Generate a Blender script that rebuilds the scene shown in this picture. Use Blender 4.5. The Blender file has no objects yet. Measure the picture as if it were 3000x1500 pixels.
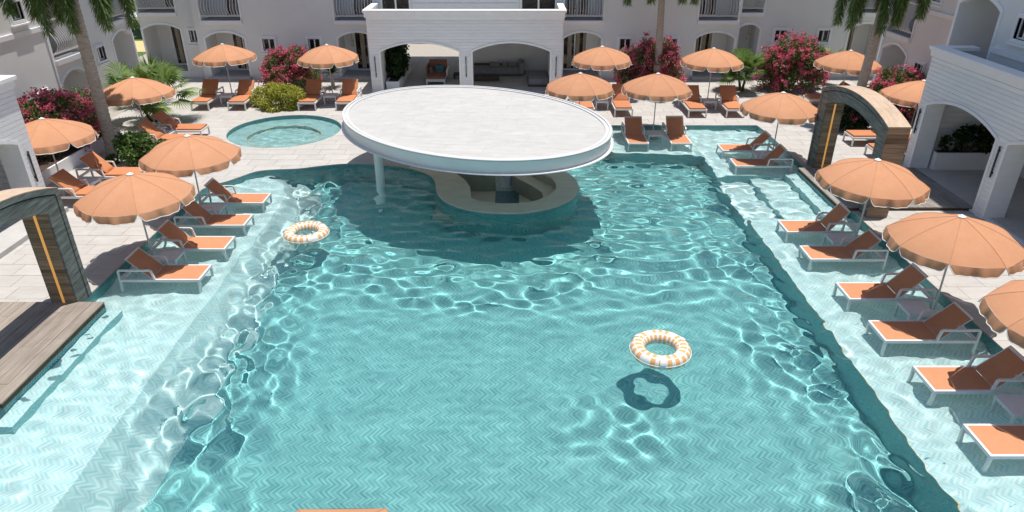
import bpy, bmesh, math, random
import numpy as np
from mathutils import Vector, Matrix
from mathutils.geometry import delaunay_2d_cdt
R = math.radians
PI = math.pi
random.seed(7)
rng = np.random.default_rng(7)
S = bpy.context.scene
C = S.collection

# ------------------------------------------------------------------ camera, sky, sun, exposure
cam_d = bpy.data.cameras.new('camera')
cam = bpy.data.objects.new('camera', cam_d)
C.objects.link(cam)
cam.location = (0, 0, 9.0)
cam.rotation_euler = (R(90 - 27.3), 0, 0)
cam_d.sensor_width = 36
cam_d.lens = 36 * 2025 / 3000
cam_d.clip_start = 0.1
cam_d.clip_end = 1000
S.camera = cam

SUN = Vector((0.125, 0.09, 1.0)).normalized()
world = bpy.data.worlds.new('World')
S.world = world
world.use_nodes = True
wn = world.node_tree
bg = wn.nodes['Background']
sky = wn.nodes.new('ShaderNodeTexSky')
sky.sky_type = 'NISHITA'
sky.sun_disc = False
sky.sun_elevation = math.asin(SUN.z)
sky.sun_rotation = math.atan2(SUN.x, SUN.y)
sky.air_density = 1.0
sky.dust_density = 0.6
wn.links.new(sky.outputs[0], bg.inputs[0])
bg.inputs[1].default_value = 0.11
sky.ozone_density = 1.6
sd = bpy.data.lights.new('sun', 'SUN')
sd.energy = 5.0
sd.angle = R(0.5)
sd.color = (1.0, 0.965, 0.91)
sd.cycles.is_caustics_light = True
sun = bpy.data.objects.new('sun', sd)
C.objects.link(sun)
sun.rotation_euler = SUN.to_track_quat('Z', 'Y').to_euler()
S.view_settings.view_transform = 'Standard'
S.view_settings.look = 'None'
S.view_settings.exposure = 0.0
S.view_settings.gamma = 1.0
S.view_settings.use_curve_mapping = False
S.render.engine = 'CYCLES'
S.cycles.max_bounces = 10
S.cycles.diffuse_bounces = 4
S.cycles.transmission_bounces = 8
S.cycles.transparent_max_bounces = 8
S.cycles.sample_clamp_indirect = 4.0
S.cycles.use_denoising = True

# ------------------------------------------------------------------ materials
def newmat(name):
    m = bpy.data.materials.new(name)
    m.use_nodes = True
    nt = m.node_tree
    return m, nt, nt.nodes['Principled BSDF']

def N(nt, t, **kw):
    n = nt.nodes.new(t)
    for k, v in kw.items():
        setattr(n, k, v)
    return n

def math_n(nt, op, a, b=None, c=None):
    n = N(nt, 'ShaderNodeMath', operation=op)
    for i, x in enumerate((a, b, c)):
        if x is None:
            continue
        if isinstance(x, (int, float)):
            n.inputs[i].default_value = x
        else:
            nt.links.new(x, n.inputs[i])
    return n.outputs[0]

def mix_col(nt, fac, a, b):
    n = N(nt, 'ShaderNodeMix', data_type='RGBA')
    for s, x in ((n.inputs[0], fac), (n.inputs[6], a), (n.inputs[7], b)):
        if isinstance(x, (int, float)):
            s.default_value = x
        elif isinstance(x, tuple):
            s.default_value = (*x, 1)
        else:
            nt.links.new(x, s)
    return n.outputs[2]

def noise(nt, scale, detail=4, vec=None, rough=0.55):
    n = N(nt, 'ShaderNodeTexNoise')
    n.inputs['Scale'].default_value = scale
    n.inputs['Detail'].default_value = detail
    n.inputs['Roughness'].default_value = rough
    if vec is not None:
        nt.links.new(vec, n.inputs['Vector'])
    return n.outputs[0]

def ramp(nt, fac, a, b):
    n = N(nt, 'ShaderNodeMapRange')
    nt.links.new(fac, n.inputs[0])
    n.inputs[1].default_value = a
    n.inputs[2].default_value = b
    return n.outputs[0]

def pos(nt, scale=(1, 1, 1)):
    g = N(nt, 'ShaderNodeNewGeometry')
    mp = N(nt, 'ShaderNodeMapping')
    mp.inputs['Scale'].default_value = scale
    nt.links.new(g.outputs['Position'], mp.inputs[0])
    return mp.outputs[0]

def bump(nt, b, h, strength, dist=0.01):
    n = N(nt, 'ShaderNodeBump')
    n.inputs['Strength'].default_value = strength
    n.inputs['Distance'].default_value = dist
    nt.links.new(h, n.inputs['Height'])
    nt.links.new(n.outputs[0], b.inputs['Normal'])

def mottled(name, a, b, scale=3.0, rough=0.7, stretch=(1, 1, 1), bmp=0.0, detail=6, island=0.0, spec=0.4, lo=0.3, hi=0.7, objv=0.0):
    m, nt, p = newmat(name)
    v = pos(nt, stretch)
    n = noise(nt, scale, detail, v)
    col = mix_col(nt, ramp(nt, n, lo, hi), a, b)
    g = N(nt, 'ShaderNodeNewGeometry')
    if island or objv:
        if objv:
            oi = N(nt, 'ShaderNodeObjectInfo')
            r = math_n(nt, 'FRACT', math_n(nt, 'ADD', oi.outputs['Random'], g.outputs['Random Per Island']))
            amt = objv
        else:
            r = g.outputs['Random Per Island']
            amt = island
        hv = N(nt, 'ShaderNodeHueSaturation')
        nt.links.new(col, hv.inputs['Color'])
        nt.links.new(math_n(nt, 'MULTIPLY_ADD', r, 2 * amt, 1 - amt), hv.inputs['Value'])
        col = hv.outputs[0]
    nt.links.new(col, p.inputs['Base Color'])
    p.inputs['Roughness'].default_value = rough
    p.inputs['Specular IOR Level'].default_value = spec
    if bmp:
        bump(nt, p, noise(nt, scale * 6, 6, v), bmp)
    return m

MAT = {}
def travertine(name, a, b, c, objv=0.05):
    m, nt, p = newmat(name)
    v = pos(nt, (1.0, 2.2, 2.2))
    n1 = noise(nt, 1.6, 8, v, 0.65)
    n2 = noise(nt, 14.0, 5, pos(nt, (0.6, 2.5, 2.5)), 0.7)
    n3 = noise(nt, 60, 2, pos(nt))
    col = mix_col(nt, ramp(nt, n1, 0.35, 0.68), a, b)
    col = mix_col(nt, math_n(nt, 'MULTIPLY', ramp(nt, n2, 0.58, 0.8), 0.55), col, c)
    oi = N(nt, 'ShaderNodeObjectInfo')
    g = N(nt, 'ShaderNodeNewGeometry')
    r = math_n(nt, 'FRACT', math_n(nt, 'ADD', oi.outputs['Random'], g.outputs['Random Per Island']))
    hv = N(nt, 'ShaderNodeHueSaturation')
    nt.links.new(col, hv.inputs['Color'])
    nt.links.new(math_n(nt, 'MULTIPLY_ADD', r, 2 * objv, 1 - objv), hv.inputs['Value'])
    nt.links.new(hv.outputs[0], p.inputs['Base Color'])
    p.inputs['Roughness'].default_value = 0.75
    p.inputs['Specular IOR Level'].default_value = 0.25
    bump(nt, p, math_n(nt, 'ADD', n2, math_n(nt, 'MULTIPLY', n3, 0.3)), 0.25)
    return m
MAT['stone'] = travertine('stone_paving', (0.45, 0.42, 0.385), (0.52, 0.495, 0.465), (0.40, 0.345, 0.285), 0.045)
MAT['roofstone'] = travertine('roof_stone', (0.465, 0.45, 0.425), (0.54, 0.525, 0.50), (0.42, 0.375, 0.32), 0.025)
MAT['bar'] = travertine('bar_travertine', (0.72, 0.61, 0.49), (0.80, 0.71, 0.60), (0.56, 0.44, 0.33), 0.02)
MAT['grout'] = mottled('grout', (0.36, 0.325, 0.285), (0.42, 0.385, 0.34), 4)
MAT['stucco'] = mottled('stucco', (0.755, 0.745, 0.72), (0.81, 0.80, 0.78), 0.7, 0.85, bmp=0.15, spec=0.2)
MAT['white'] = mottled('white_paint', (0.82, 0.81, 0.79), (0.87, 0.86, 0.85), 1.5, 0.5, spec=0.35)
MAT['rimpaint'] = mottled('rim_paint', (0.58, 0.575, 0.56), (0.62, 0.615, 0.60), 2, 0.5, spec=0.35)
MAT['trim'] = mottled('white_trim', (0.84, 0.835, 0.825), (0.89, 0.885, 0.88), 3, 0.6, spec=0.3)
MAT['board'] = mottled('white_board', (0.80, 0.805, 0.80), (0.87, 0.87, 0.87), 2.0, 0.6, (1, 1, 6), bmp=0.12, objv=0.03, spec=0.3)
MAT['metal'] = mottled('white_aluminium', (0.70, 0.69, 0.67), (0.78, 0.77, 0.76), 6, 0.35, spec=0.5)
MAT['pole'] = mottled('grey_pole', (0.55, 0.54, 0.52), (0.62, 0.61, 0.60), 5, 0.35, spec=0.5)
MAT['glassdark'] = mottled('dark_pane', (0.012, 0.011, 0.010), (0.03, 0.024, 0.02), 2, 0.06, spec=0.6)
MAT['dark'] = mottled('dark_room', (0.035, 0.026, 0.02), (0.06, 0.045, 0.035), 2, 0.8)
MAT['curtain'] = mottled('beige_curtain', (0.42, 0.34, 0.25), (0.58, 0.50, 0.40), 2, 0.9, (8, 8, 0.4))
MAT['shadefloor'] = mottled('shade_tinted_floor', (0.30, 0.31, 0.33), (0.38, 0.39, 0.40), 3, 0.7)  # floor colour carries the bluish tint of skylit shade
MAT['black'] = mottled('black_metal', (0.02, 0.02, 0.02), (0.04, 0.04, 0.04), 5, 0.4)
MAT['brass'] = mottled('warm_strip', (0.85, 0.42, 0.10), (0.95, 0.50, 0.14), 8, 0.5)
def led(name, col, e):
    m, nt, p = newmat(name)
    n = noise(nt, 30, 2, pos(nt))
    c = mix_col(nt, n, col, tuple(x * 0.85 for x in col))
    nt.links.new(c, p.inputs['Base Color'])
    nt.links.new(c, p.inputs['Emission Color'])
    p.inputs['Emission Strength'].default_value = e
    return m
MAT['led'] = led('amber_light_strip', (0.95, 0.47, 0.12), 0.4)
MAT['soil'] = mottled('soil', (0.05, 0.035, 0.025), (0.09, 0.06, 0.045), 8, 0.9)
MAT['grass'] = mottled('grass', (0.07, 0.13, 0.03), (0.13, 0.18, 0.05), 1.2, 0.9)
MAT['sandpath'] = mottled('sand_path', (0.62, 0.44, 0.19), (0.70, 0.52, 0.26), 2, 0.9)
MAT['greyfab'] = mottled('grey_fabric', (0.20, 0.20, 0.20), (0.28, 0.28, 0.275), 10, 0.9)
MAT['teal'] = mottled('teal_fabric', (0.05, 0.16, 0.20), (0.08, 0.21, 0.25), 20, 0.9)
MAT['rug'] = mottled('brown_weave', (0.07, 0.05, 0.04), (0.13, 0.10, 0.08), 30, 0.9)
MAT['olive'] = mottled('olive_render', (0.36, 0.34, 0.26), (0.44, 0.42, 0.34), 2, 0.8)

def fabric(name, a, b, scale=9.0, weave=0.12, sheen=0.0, rough=0.85):
    m, nt, p = newmat(name)
    tc = N(nt, 'ShaderNodeTexCoord')
    n1 = noise(nt, scale, 5, tc.outputs['Object'])
    w = N(nt, 'ShaderNodeTexNoise')
    w.inputs['Scale'].default_value = 90
    mp = N(nt, 'ShaderNodeMapping')
    mp.inputs['Scale'].default_value = (1, 0.06, 1)
    nt.links.new(tc.outputs['Object'], mp.inputs[0])
    nt.links.new(mp.outputs[0], w.inputs['Vector'])
    f = math_n(nt, 'ADD', math_n(nt, 'MULTIPLY', n1, 0.5), math_n(nt, 'MULTIPLY', w.outputs[0], 0.5))
    oi = N(nt, 'ShaderNodeObjectInfo')
    col = mix_col(nt, ramp(nt, f, 0.35, 0.65), a, b)
    hv = N(nt, 'ShaderNodeHueSaturation')
    nt.links.new(col, hv.inputs['Color'])
    nt.links.new(math_n(nt, 'MULTIPLY_ADD', oi.outputs['Random'], 0.10, 0.95), hv.inputs['Value'])
    nt.links.new(hv.outputs[0], p.inputs['Base Color'])
    p.inputs['Roughness'].default_value = rough
    p.inputs['Specular IOR Level'].default_value = 0.2
    bump(nt, p, w.outputs[0], weave, 0.004)
    return m
MAT['canopy'] = fabric('canopy_cloth', (0.52, 0.25, 0.135), (0.58, 0.295, 0.165), 2.5)
# the cloth lets some sun through
def translucent(m, col, fac):
    nt = m.node_tree
    p = nt.nodes['Principled BSDF']
    o = nt.nodes['Material Output']
    t = N(nt, 'ShaderNodeBsdfTranslucent')
    t.inputs[0].default_value = (*col, 1)
    mx = N(nt, 'ShaderNodeMixShader')
    mx.inputs[0].default_value = fac
    nt.links.new(p.outputs[0], mx.inputs[1])
    nt.links.new(t.outputs[0], mx.inputs[2])
    nt.links.new(mx.outputs[0], o.inputs[0])
MAT['shadowed'] = fabric('faded_shadowed_cloth', (0.27, 0.125, 0.085), (0.33, 0.155, 0.105), 4, 0.2)  # faded terracotta, darkened so the interior's shade sits in the colour
MAT['piping'] = mottled('white_piping', (0.75, 0.73, 0.70), (0.8, 0.78, 0.76), 9, 0.8)
MAT['sling'] = fabric('sling_mesh', (0.54, 0.235, 0.12), (0.60, 0.275, 0.145), 4, 0.2)
MAT['cushion'] = fabric('cushion_cloth', (0.52, 0.205, 0.095), (0.58, 0.24, 0.115), 4, 0.2)

def wood(name, a, b, c, axis, scale=1.0, objv=0.12):
    m, nt, p = newmat(name)
    st = [14, 14, 14]
    st[axis] = 0.9
    v = pos(nt, tuple(s * scale for s in st))
    n1 = noise(nt, 1.0, 8, v, 0.65)
    st2 = [40, 40, 40]
    st2[axis] = 1.5
    n2 = noise(nt, 1.0, 4, pos(nt, tuple(st2)), 0.6)
    n3 = noise(nt, 1.3, 4, pos(nt))
    col = mix_col(nt, ramp(nt, n1, 0.35, 0.65), a, b)
    col = mix_col(nt, math_n(nt, 'MULTIPLY', ramp(nt, n2, 0.55, 0.75), 0.7), col, c)
    col = mix_col(nt, math_n(nt, 'MULTIPLY', ramp(nt, n3, 0.5, 0.75), 0.35), col, c)
    oi = N(nt, 'ShaderNodeObjectInfo')
    hv = N(nt, 'ShaderNodeHueSaturation')
    nt.links.new(col, hv.inputs['Color'])
    nt.links.new(math_n(nt, 'MULTIPLY_ADD', oi.outputs['Random'], 2 * objv, 1 - objv), hv.inputs['Value'])
    nt.links.new(hv.outputs[0], p.inputs['Base Color'])
    p.inputs['Roughness'].default_value = 0.8
    p.inputs['Specular IOR Level'].default_value = 0.2
    bump(nt, p, n1, 0.4, 0.01)
    return m
MAT['plank'] = wood('weathered_plank', (0.27, 0.225, 0.185), (0.38, 0.325, 0.275), (0.13, 0.10, 0.08), 1)
MAT['plankgrey'] = wood('grey_plank', (0.24, 0.215, 0.19), (0.33, 0.30, 0.27), (0.11, 0.095, 0.08), 1)
MAT['archboard'] = wood('brown_board', (0.22, 0.15, 0.095), (0.34, 0.25, 0.17), (0.075, 0.05, 0.033), 0, 1.0, 0.35)
MAT['archtop'] = wood('pale_board', (0.50, 0.36, 0.25), (0.60, 0.47, 0.36), (0.34, 0.22, 0.14), 1, 0.7, 0.04)
def greywood(name):
    m, nt, p = newmat(name)
    g = N(nt, 'ShaderNodeNewGeometry')
    mp = N(nt, 'ShaderNodeMapping')
    mp.inputs['Rotation'].default_value = (R(-4), 0, 0)
    nt.links.new(g.outputs['Position'], mp.inputs[0])
    mp2 = N(nt, 'ShaderNodeMapping')
    mp2.inputs['Scale'].default_value = (6, 1.1, 13)
    nt.links.new(mp.outputs[0], mp2.inputs[0])
    n1 = noise(nt, 1.2, 9, mp2.outputs[0], 0.7)
    n2 = noise(nt, 3.0, 5, mp2.outputs[0], 0.7)
    col = mix_col(nt, ramp(nt, n1, 0.36, 0.64), (0.085, 0.09, 0.08), (0.27, 0.275, 0.245))
    col = mix_col(nt, math_n(nt, 'MULTIPLY', ramp(nt, n2, 0.6, 0.78), 0.6), col, (0.19, 0.15, 0.11))
    nt.links.new(col, p.inputs['Base Color'])
    p.inputs['Roughness'].default_value = 0.8
    bump(nt, p, n1, 0.5, 0.015)
    return m
MAT['archgrey'] = greywood('silvered_wood')

def zigzag(name, light, dark, mid, wall=False, per=0.30, wid=0.055, contrast=1.0):
    """small strip mosaic laid in a chevron; colour of each strip varies"""
    m, nt, p = newmat(name)
    g = N(nt, 'ShaderNodeNewGeometry')
    sx = N(nt, 'ShaderNodeSeparateXYZ')
    nt.links.new(g.outputs['Position'], sx.inputs[0])
    if wall:
        u = math_n(nt, 'ADD', sx.outputs[0], sx.outputs[1])
        v = sx.outputs[2]
    else:
        u, v = sx.outputs[0], sx.outputs[1]
    tri = math_n(nt, 'PINGPONG', v, per / 2)
    s = math_n(nt, 'DIVIDE', math_n(nt, 'ADD', u, tri), wid)
    idx = math_n(nt, 'FLOOR', s)
    row = math_n(nt, 'FLOOR', math_n(nt, 'DIVIDE', v, per / 2))
    cb = N(nt, 'ShaderNodeCombineXYZ')
    nt.links.new(idx, cb.inputs[0])
    nt.links.new(row, cb.inputs[1])
    wn_ = N(nt, 'ShaderNodeTexWhiteNoise', noise_dimensions='2D')
    nt.links.new(cb.outputs[0], wn_.inputs['Vector'])
    fr = math_n(nt, 'FRACT', s)
    par = math_n(nt, 'MODULO', math_n(nt, 'ABSOLUTE', idx), 2.0)
    f = math_n(nt, 'MULTIPLY_ADD', wn_.outputs[0], 0.5, math_n(nt, 'MULTIPLY', par, 0.5))
    big = noise(nt, 0.35, 4, pos(nt))
    col = mix_col(nt, f, light, dark)
    col = mix_col(nt, ramp(nt, big, 0.35, 0.65), col, mid) if contrast < 1 else col
    joint = math_n(nt, 'LESS_THAN', fr, 0.16)
    col = mix_col(nt, math_n(nt, 'MULTIPLY', joint, 0.5), col, mid)
    nt.links.new(col, p.inputs['Base Color'])
    p.inputs['Roughness'].default_value = 0.45
    return m
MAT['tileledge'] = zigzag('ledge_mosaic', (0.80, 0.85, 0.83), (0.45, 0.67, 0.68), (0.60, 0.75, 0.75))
MAT['tiledeep'] = zigzag('floor_mosaic', (0.27, 0.55, 0.54), (0.11, 0.34, 0.345), (0.17, 0.43, 0.43))  # ledge tile darkened; the water's light loss with depth is in the colour
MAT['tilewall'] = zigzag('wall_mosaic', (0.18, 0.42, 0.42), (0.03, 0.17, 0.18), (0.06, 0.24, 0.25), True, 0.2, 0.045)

def water_mat():
    m = bpy.data.materials.new('pool_water')
    m.use_nodes = True
    nt = m.node_tree
    nt.nodes.remove(nt.nodes['Principled BSDF'])
    g = N(nt, 'ShaderNodeBsdfGlass')
    g.inputs['Color'].default_value = (0.93, 0.99, 0.99, 1)
    g.inputs['Roughness'].default_value = 0.0
    g.inputs['IOR'].default_value = 1.33
    nt.links.new(g.outputs[0], nt.nodes['Material Output'].inputs[0])
    return m
MAT['water'] = water_mat()

def leaf_mat(name, a, b, tr=0.25):
    m, nt, p = newmat(name)
    g = N(nt, 'ShaderNodeNewGeometry')
    col = mix_col(nt, g.outputs['Random Per Island'], a, b)
    nt.links.new(col, p.inputs['Base Color'])
    p.inputs['Roughness'].default_value = 0.55
    p.inputs['Specular IOR Level'].default_value = 0.3
    t = N(nt, 'ShaderNodeBsdfTranslucent')
    nt.links.new(col, t.inputs[0])
    mx = N(nt, 'ShaderNodeMixShader')
    mx.inputs[0].default_value = tr
    nt.links.new(p.outputs[0], mx.inputs[1])
    nt.links.new(t.outputs[0], mx.inputs[2])
    nt.links.new(mx.outputs[0], nt.nodes['Material Output'].inputs[0])
    return m
MAT['leaf'] = leaf_mat('green_leaf', (0.04, 0.08, 0.02), (0.14, 0.22, 0.05))
MAT['leafdark'] = leaf_mat('dark_leaf', (0.015, 0.035, 0.012), (0.05, 0.09, 0.025))
MAT['leaflime'] = leaf_mat('lime_leaf', (0.28, 0.32, 0.04), (0.60, 0.56, 0.12), 0.4)
MAT['leafpalm'] = leaf_mat('palm_leaf', (0.08, 0.145, 0.03), (0.26, 0.36, 0.10))
MAT['bract'] = leaf_mat('pink_bract', (0.55, 0.06, 0.14), (0.88, 0.28, 0.37), 0.5)
MAT['leafyellow'] = leaf_mat('yellow_green_leaf', (0.16, 0.20, 0.03), (0.45, 0.38, 0.06))
MAT['bark'] = mottled('palm_bark', (0.30, 0.25, 0.20), (0.52, 0.45, 0.38), 3, 0.9, (2, 2, 9), bmp=0.5)
MAT['stem'] = mottled('brown_stem', (0.06, 0.04, 0.025), (0.12, 0.08, 0.05), 8, 0.9)

# ------------------------------------------------------------------ mesh helpers
class MB:
    def __init__(self, xf=None):
        self.v, self.f, self.mi, self.uv = [], [], [], None
        self.xf = xf
    def add(self, vs, fs, mi=0):
        b = len(self.v)
        if self.xf:
            vs = [self.xf(*p) for p in vs]
        self.v += [tuple(p) for p in vs]
        self.f += [tuple(i + b for i in f) for f in fs]
        self.mi += [mi] * len(fs)
        return self
    def box(self, x0, x1, y0, y1, z0, z1, mi=0):
        vs = [(x, y, z) for z in (z0, z1) for y in (y0, y1) for x in (x0, x1)]
        return self.add(vs, [(0, 2, 3, 1), (4, 5, 7, 6), (0, 1, 5, 4), (2, 6, 7, 3), (0, 4, 6, 2), (1, 3, 7, 5)], mi)
    def quad(self, a, b, c, d, mi=0):
        return self.add([a, b, c, d], [(0, 1, 2, 3)], mi)
    def prism(self, pts, axis, a, b, mi=0, caps=True):
        """extrude a closed 2D outline along an axis (0,1,2) from a to b"""
        n = len(pts)
        def mk(p, t):
            q = [0, 0, 0]
            o = [i for i in range(3) if i != axis]
            q[o[0]], q[o[1]], q[axis] = p[0], p[1], t
            return tuple(q)
        vs = [mk(p, a) for p in pts] + [mk(p, b) for p in pts]
        fs = [(i, (i + 1) % n, n + (i + 1) % n, n + i) for i in range(n)]
        if caps:
            fs += [tuple(range(n - 1, -1, -1)), tuple(range(n, 2 * n))]
        return self.add(vs, fs, mi)
    def tube(self, path, r, n=8, mi=0, closed=False, caps=True):
        rs = r if isinstance(r, (list, tuple)) else [r] * len(path)
        P = [Vector(p) for p in path]
        L = len(P)
        vs = []
        up = Vector((0, 0, 1))
        prev = None
        for i in range(L):
            if closed:
                t = P[(i + 1) % L] - P[i - 1]
            else:
                t = P[min(i + 1, L - 1)] - P[max(i - 1, 0)]
            t.normalize()
            a = prev - t * prev.dot(t) if prev is not None else up.cross(t)
            if a.length < 1e-3:
                a = Vector((1, 0, 0)).cross(t)
            a.normalize()
            prev = a
            b = t.cross(a)
            for k in range(n):
                w = 2 * PI * k / n
                vs.append(P[i] + (a * math.cos(w) + b * math.sin(w)) * rs[i])
        fs = []
        for i in range(L if closed else L - 1):
            j = (i + 1) % L
            for k in range(n):
                k2 = (k + 1) % n
                fs.append((i * n + k, i * n + k2, j * n + k2, j * n + k))
        if caps and not closed:
            fs.append(tuple(range(n - 1, -1, -1)))
            fs.append(tuple((L - 1) * n + k for k in range(n)))
        return self.add(vs, fs, mi)
    def lathe(self, prof, n=24, mi=0, cx=0, cy=0):
        vs = []
        for r, z in prof:
            for k in range(n):
                w = 2 * PI * k / n
                vs.append((cx + r * math.cos(w), cy + r * math.sin(w), z))
        fs = []
        for i in range(len(prof) - 1):
            for k in range(n):
                k2 = (k + 1) % n
                fs.append((i * n + k, i * n + k2, (i + 1) * n + k2, (i + 1) * n + k))
        return self.add(vs, fs, mi)
    def mesh(self, name, mats, smooth=False, bevel=0.0):
        me = bpy.data.meshes.new(name)
        me.from_pydata(self.v, [], self.f)
        if not isinstance(mats, (list, tuple)):
            mats = [mats]
        for m in mats:
            me.materials.append(MAT[m] if isinstance(m, str) else m)
        if len(mats) > 1:
            me.polygons.foreach_set('material_index', self.mi)
        if bevel:
            bm = bmesh.new()
            bm.from_mesh(me)
            bmesh.ops.recalc_face_normals(bm, faces=bm.faces)
            es = [e for e in bm.edges if e.is_manifold and e.calc_face_angle(0) > 0.6]
            bmesh.ops.bevel(bm, geom=es, offset=bevel, segments=2, affect='EDGES', profile=0.6)
            bm.to_mesh(me)
            bm.free()
        if smooth:
            me.polygons.foreach_set('use_smooth', [True] * len(me.polygons))
            if smooth != 'all':
                me.set_sharp_from_angle(angle=R(smooth if isinstance(smooth, (int, float)) and smooth > 1 else 40))
        me.update()
        return me
    def build(self, name, mats, parent=None, smooth=False, bevel=0.0, label=None):
        o = bpy.data.objects.new(name, self.mesh(name, mats, smooth, bevel))
        C.objects.link(o)
        if parent:
            o.parent = parent
        if label:
            o['label'] = label
        return o

def tag(o, label, cat, group=None, kind=None):
    if label:
        o['label'] = label
    if cat:
        o['category'] = cat
    if group:
        o['group'] = group
    if kind:
        o['kind'] = kind
    return o

def thing(name, label, cat, loc=(0, 0, 0), rz=0, group=None):
    o = bpy.data.objects.new(name, None)
    o.empty_display_size = 0.2
    C.objects.link(o)
    o.location = loc
    o.rotation_euler = (0, 0, rz)
    return tag(o, label, cat, group)

def copy_tree(o, parent=None):
    c = o.copy()
    C.objects.link(c)
    c.parent = parent
    for ch in list(o.children):
        copy_tree(ch, c)
    return c

def structure(o, kind='structure'):
    o['kind'] = kind
    return o

def cdt_faces(polys, edges_only=()):
    """plan overlay: returns verts and, per input polygon, its triangles"""
    vs, fs = [], []
    for p in polys:
        if sum(p[i - 1][0] * p[i][1] - p[i][0] * p[i - 1][1] for i in range(len(p))) < 0:
            p = p[::-1]
        b = len(vs)
        vs += [Vector((q[0], q[1])) for q in p]
        fs.append(list(range(b, b + len(p))))
    ov, oe, of, _, _, orf = delaunay_2d_cdt(vs, [], fs, 1, 1e-5)
    return ov, of, orf

def inside(x, y, poly):
    r = False
    n = len(poly)
    j = n - 1
    for i in range(n):
        xi, yi = poly[i][0], poly[i][1]
        xj, yj = poly[j][0], poly[j][1]
        if (yi > y) != (yj > y) and x < (xj - xi) * (y - yi) / (yj - yi) + xi:
            r = not r
        j = i
    return r

def np_inside(X, Y, poly):
    r = np.zeros(X.shape, bool)
    n = len(poly)
    j = n - 1
    for i in range(n):
        xi, yi = poly[i]
        xj, yj = poly[j]
        if yi != yj:
            c = ((yi > Y) != (yj > Y)) & (X < (xj - xi) * (Y - yi) / (yj - yi) + xi)
            r ^= c
        j = i
    return r

def spline(pts, n=4):
    """Catmull-Rom through the points"""
    out = []
    P = [Vector((p[0], p[1])) for p in pts]
    for i in range(len(P) - 1):
        p0, p1, p2, p3 = P[max(i - 1, 0)], P[i], P[i + 1], P[min(i + 2, len(P) - 1)]
        for k in range(n):
            t = k / n
            q = 0.5 * ((2 * p1) + (p2 - p0) * t + (2 * p0 - 5 * p1 + 4 * p2 - p3) * t * t + (3 * p1 - p0 - 3 * p2 + p3) * t ** 3)
            out.append((q.x, q.y))
    out.append((P[-1].x, P[-1].y))
    return out

# ------------------------------------------------------------------ plan outlines
XL, XR, YN, YF = -10.83, 11.07, 6.6, 30.22
wave = spline([(-10.83, 22.5), (-10.62, 22.95), (-10.28, 23.25), (-9.92, 23.75), (-9.55, 24.28), (-9.0, 24.5), (-8.1, 24.6), (-7.36, 24.87), (-6.6, 25.12), (-5.9, 25.16), (-5.2, 25.07), (-4.41, 24.87), (-3.63, 24.48), (-3.04, 23.9), (-2.78, 23.3), (-2.68, 22.7), (-2.54, 22.0), (-2.2, 21.33), (-1.62, 20.8), (-1.0, 20.52), (-0.4, 20.42), (0.29, 20.43), (1.02, 20.68), (1.59, 21.09), (2.08, 21.71), (2.32, 22.45), (2.34, 23.0), (2.22, 23.7), (1.9, 24.4), (1.7, 25.3), (1.8, 26.6), (2.3, 28.0), (3.1, 29.3), (3.8, 29.95), (4.5, YF)], 3)
POOL = [(XL, YN), (XL, 22.5)] + wave[1:] + [(XR - 0.1, YF), (XR, YF - 1.0), (XR, YN)]
PIT = spline([(-2.3, 24.4), (-1.79, 23.55), (-1.49, 22.73), (-1.42, 22.1), (-1.33, 21.64), (-1.0, 21.36), (-0.45, 21.2), (0.12, 21.2), (0.49, 21.3), (0.87, 21.5), (1.2, 21.85), (1.47, 22.35), (1.56, 22.84), (1.44, 23.55), (1.06, 24.15), (0.6, 24.9), (0.4, 26.4)], 3) + [(-1.2, 26.8), (-2.2, 26.0)]
SPA_C, SPA_R = (-9.95, 29.45), 2.42
SPA = [(SPA_C[0] + SPA_R * math.cos(a), SPA_C[1] + SPA_R * math.sin(a)) for a in np.linspace(0, 2 * PI, 49)[:-1]]
WATER_Z, LEDGE_Z, STAND_Z, FLOOR_Z = -0.10, -0.50, -0.30, -1.75

# ------------------------------------------------------------------ ground and paving
def sheet(name, outer, holes, z, mat, kind='structure'):
    ov, of, orf = cdt_faces([outer] + holes)
    keep = [f for f, r in zip(of, orf) if 0 in r and len(r) == 1]
    mb = MB()
    mb.add([(p.x, p.y, z) for p in ov], keep)
    o = mb.build(name, mat)
    o['kind'] = kind
    return o
PX0, PX1, PY0, PY1 = -24.0, 24.0, 2.0, 50.5
rect = lambda a, b, c, d: [(a, c), (b, c), (b, d), (a, d)]
ground = sheet('ground', rect(-300, 300, -200, 400), [rect(PX0, PX1, PY0, PY1)], -0.03, 'grass')
pavement = sheet('pavement', rect(PX0, PX1, PY0, PY1), [POOL, PIT, SPA], -0.014, 'grout')
# pool-edge thickness of the paving bed
mb = MB()
for poly in (POOL, SPA):
    n = len(poly)
    for i in range(n):
        a, b = poly[i], poly[(i + 1) % n]
        mb.quad((*a, -0.014), (*b, -0.014), (*b, -0.035), (*a, -0.035))
mb.build('edge_stone', 'grout', pavement)
# the paving stones: running bond 0.62 x 1.02
TW, TH, G = 1.02, 0.62, 0.005
tiles = []
j = 0
y = 7.0
while y < 39.3:
    off = (j % 3) * TW / 3 + random.uniform(-0.05, 0.05)
    x = -18.6 - off
    while x < 18.9:
        x0, x1 = max(x + G, -18.5), min(x + TW - G, 18.85)
        if x1 - x0 > 0.1:
            cx, cy = (x0 + x1) / 2, y + TH / 2
            if not (XL + 1.2 < cx < XR - 1.2 and cy < 19.5) and not (cx < -15.1 and cy < 20.4) and not (cx > 15.0 and cy < 24.3) and not (-7.2 < cx < 2.4 and cy > 37.0):
                tiles.append(rect(x0, x1, y + G, y + TH - G))
        x += TW
    y += TH
    j += 1
nt_ = len(tiles)
ov, of, orf = cdt_faces(tiles + [POOL, PIT, SPA])
per = {}
for f, r in zip(of, orf):
    if len(r) == 1 and r[0] < nt_:
        per.setdefault(r[0], []).append(f)
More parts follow.
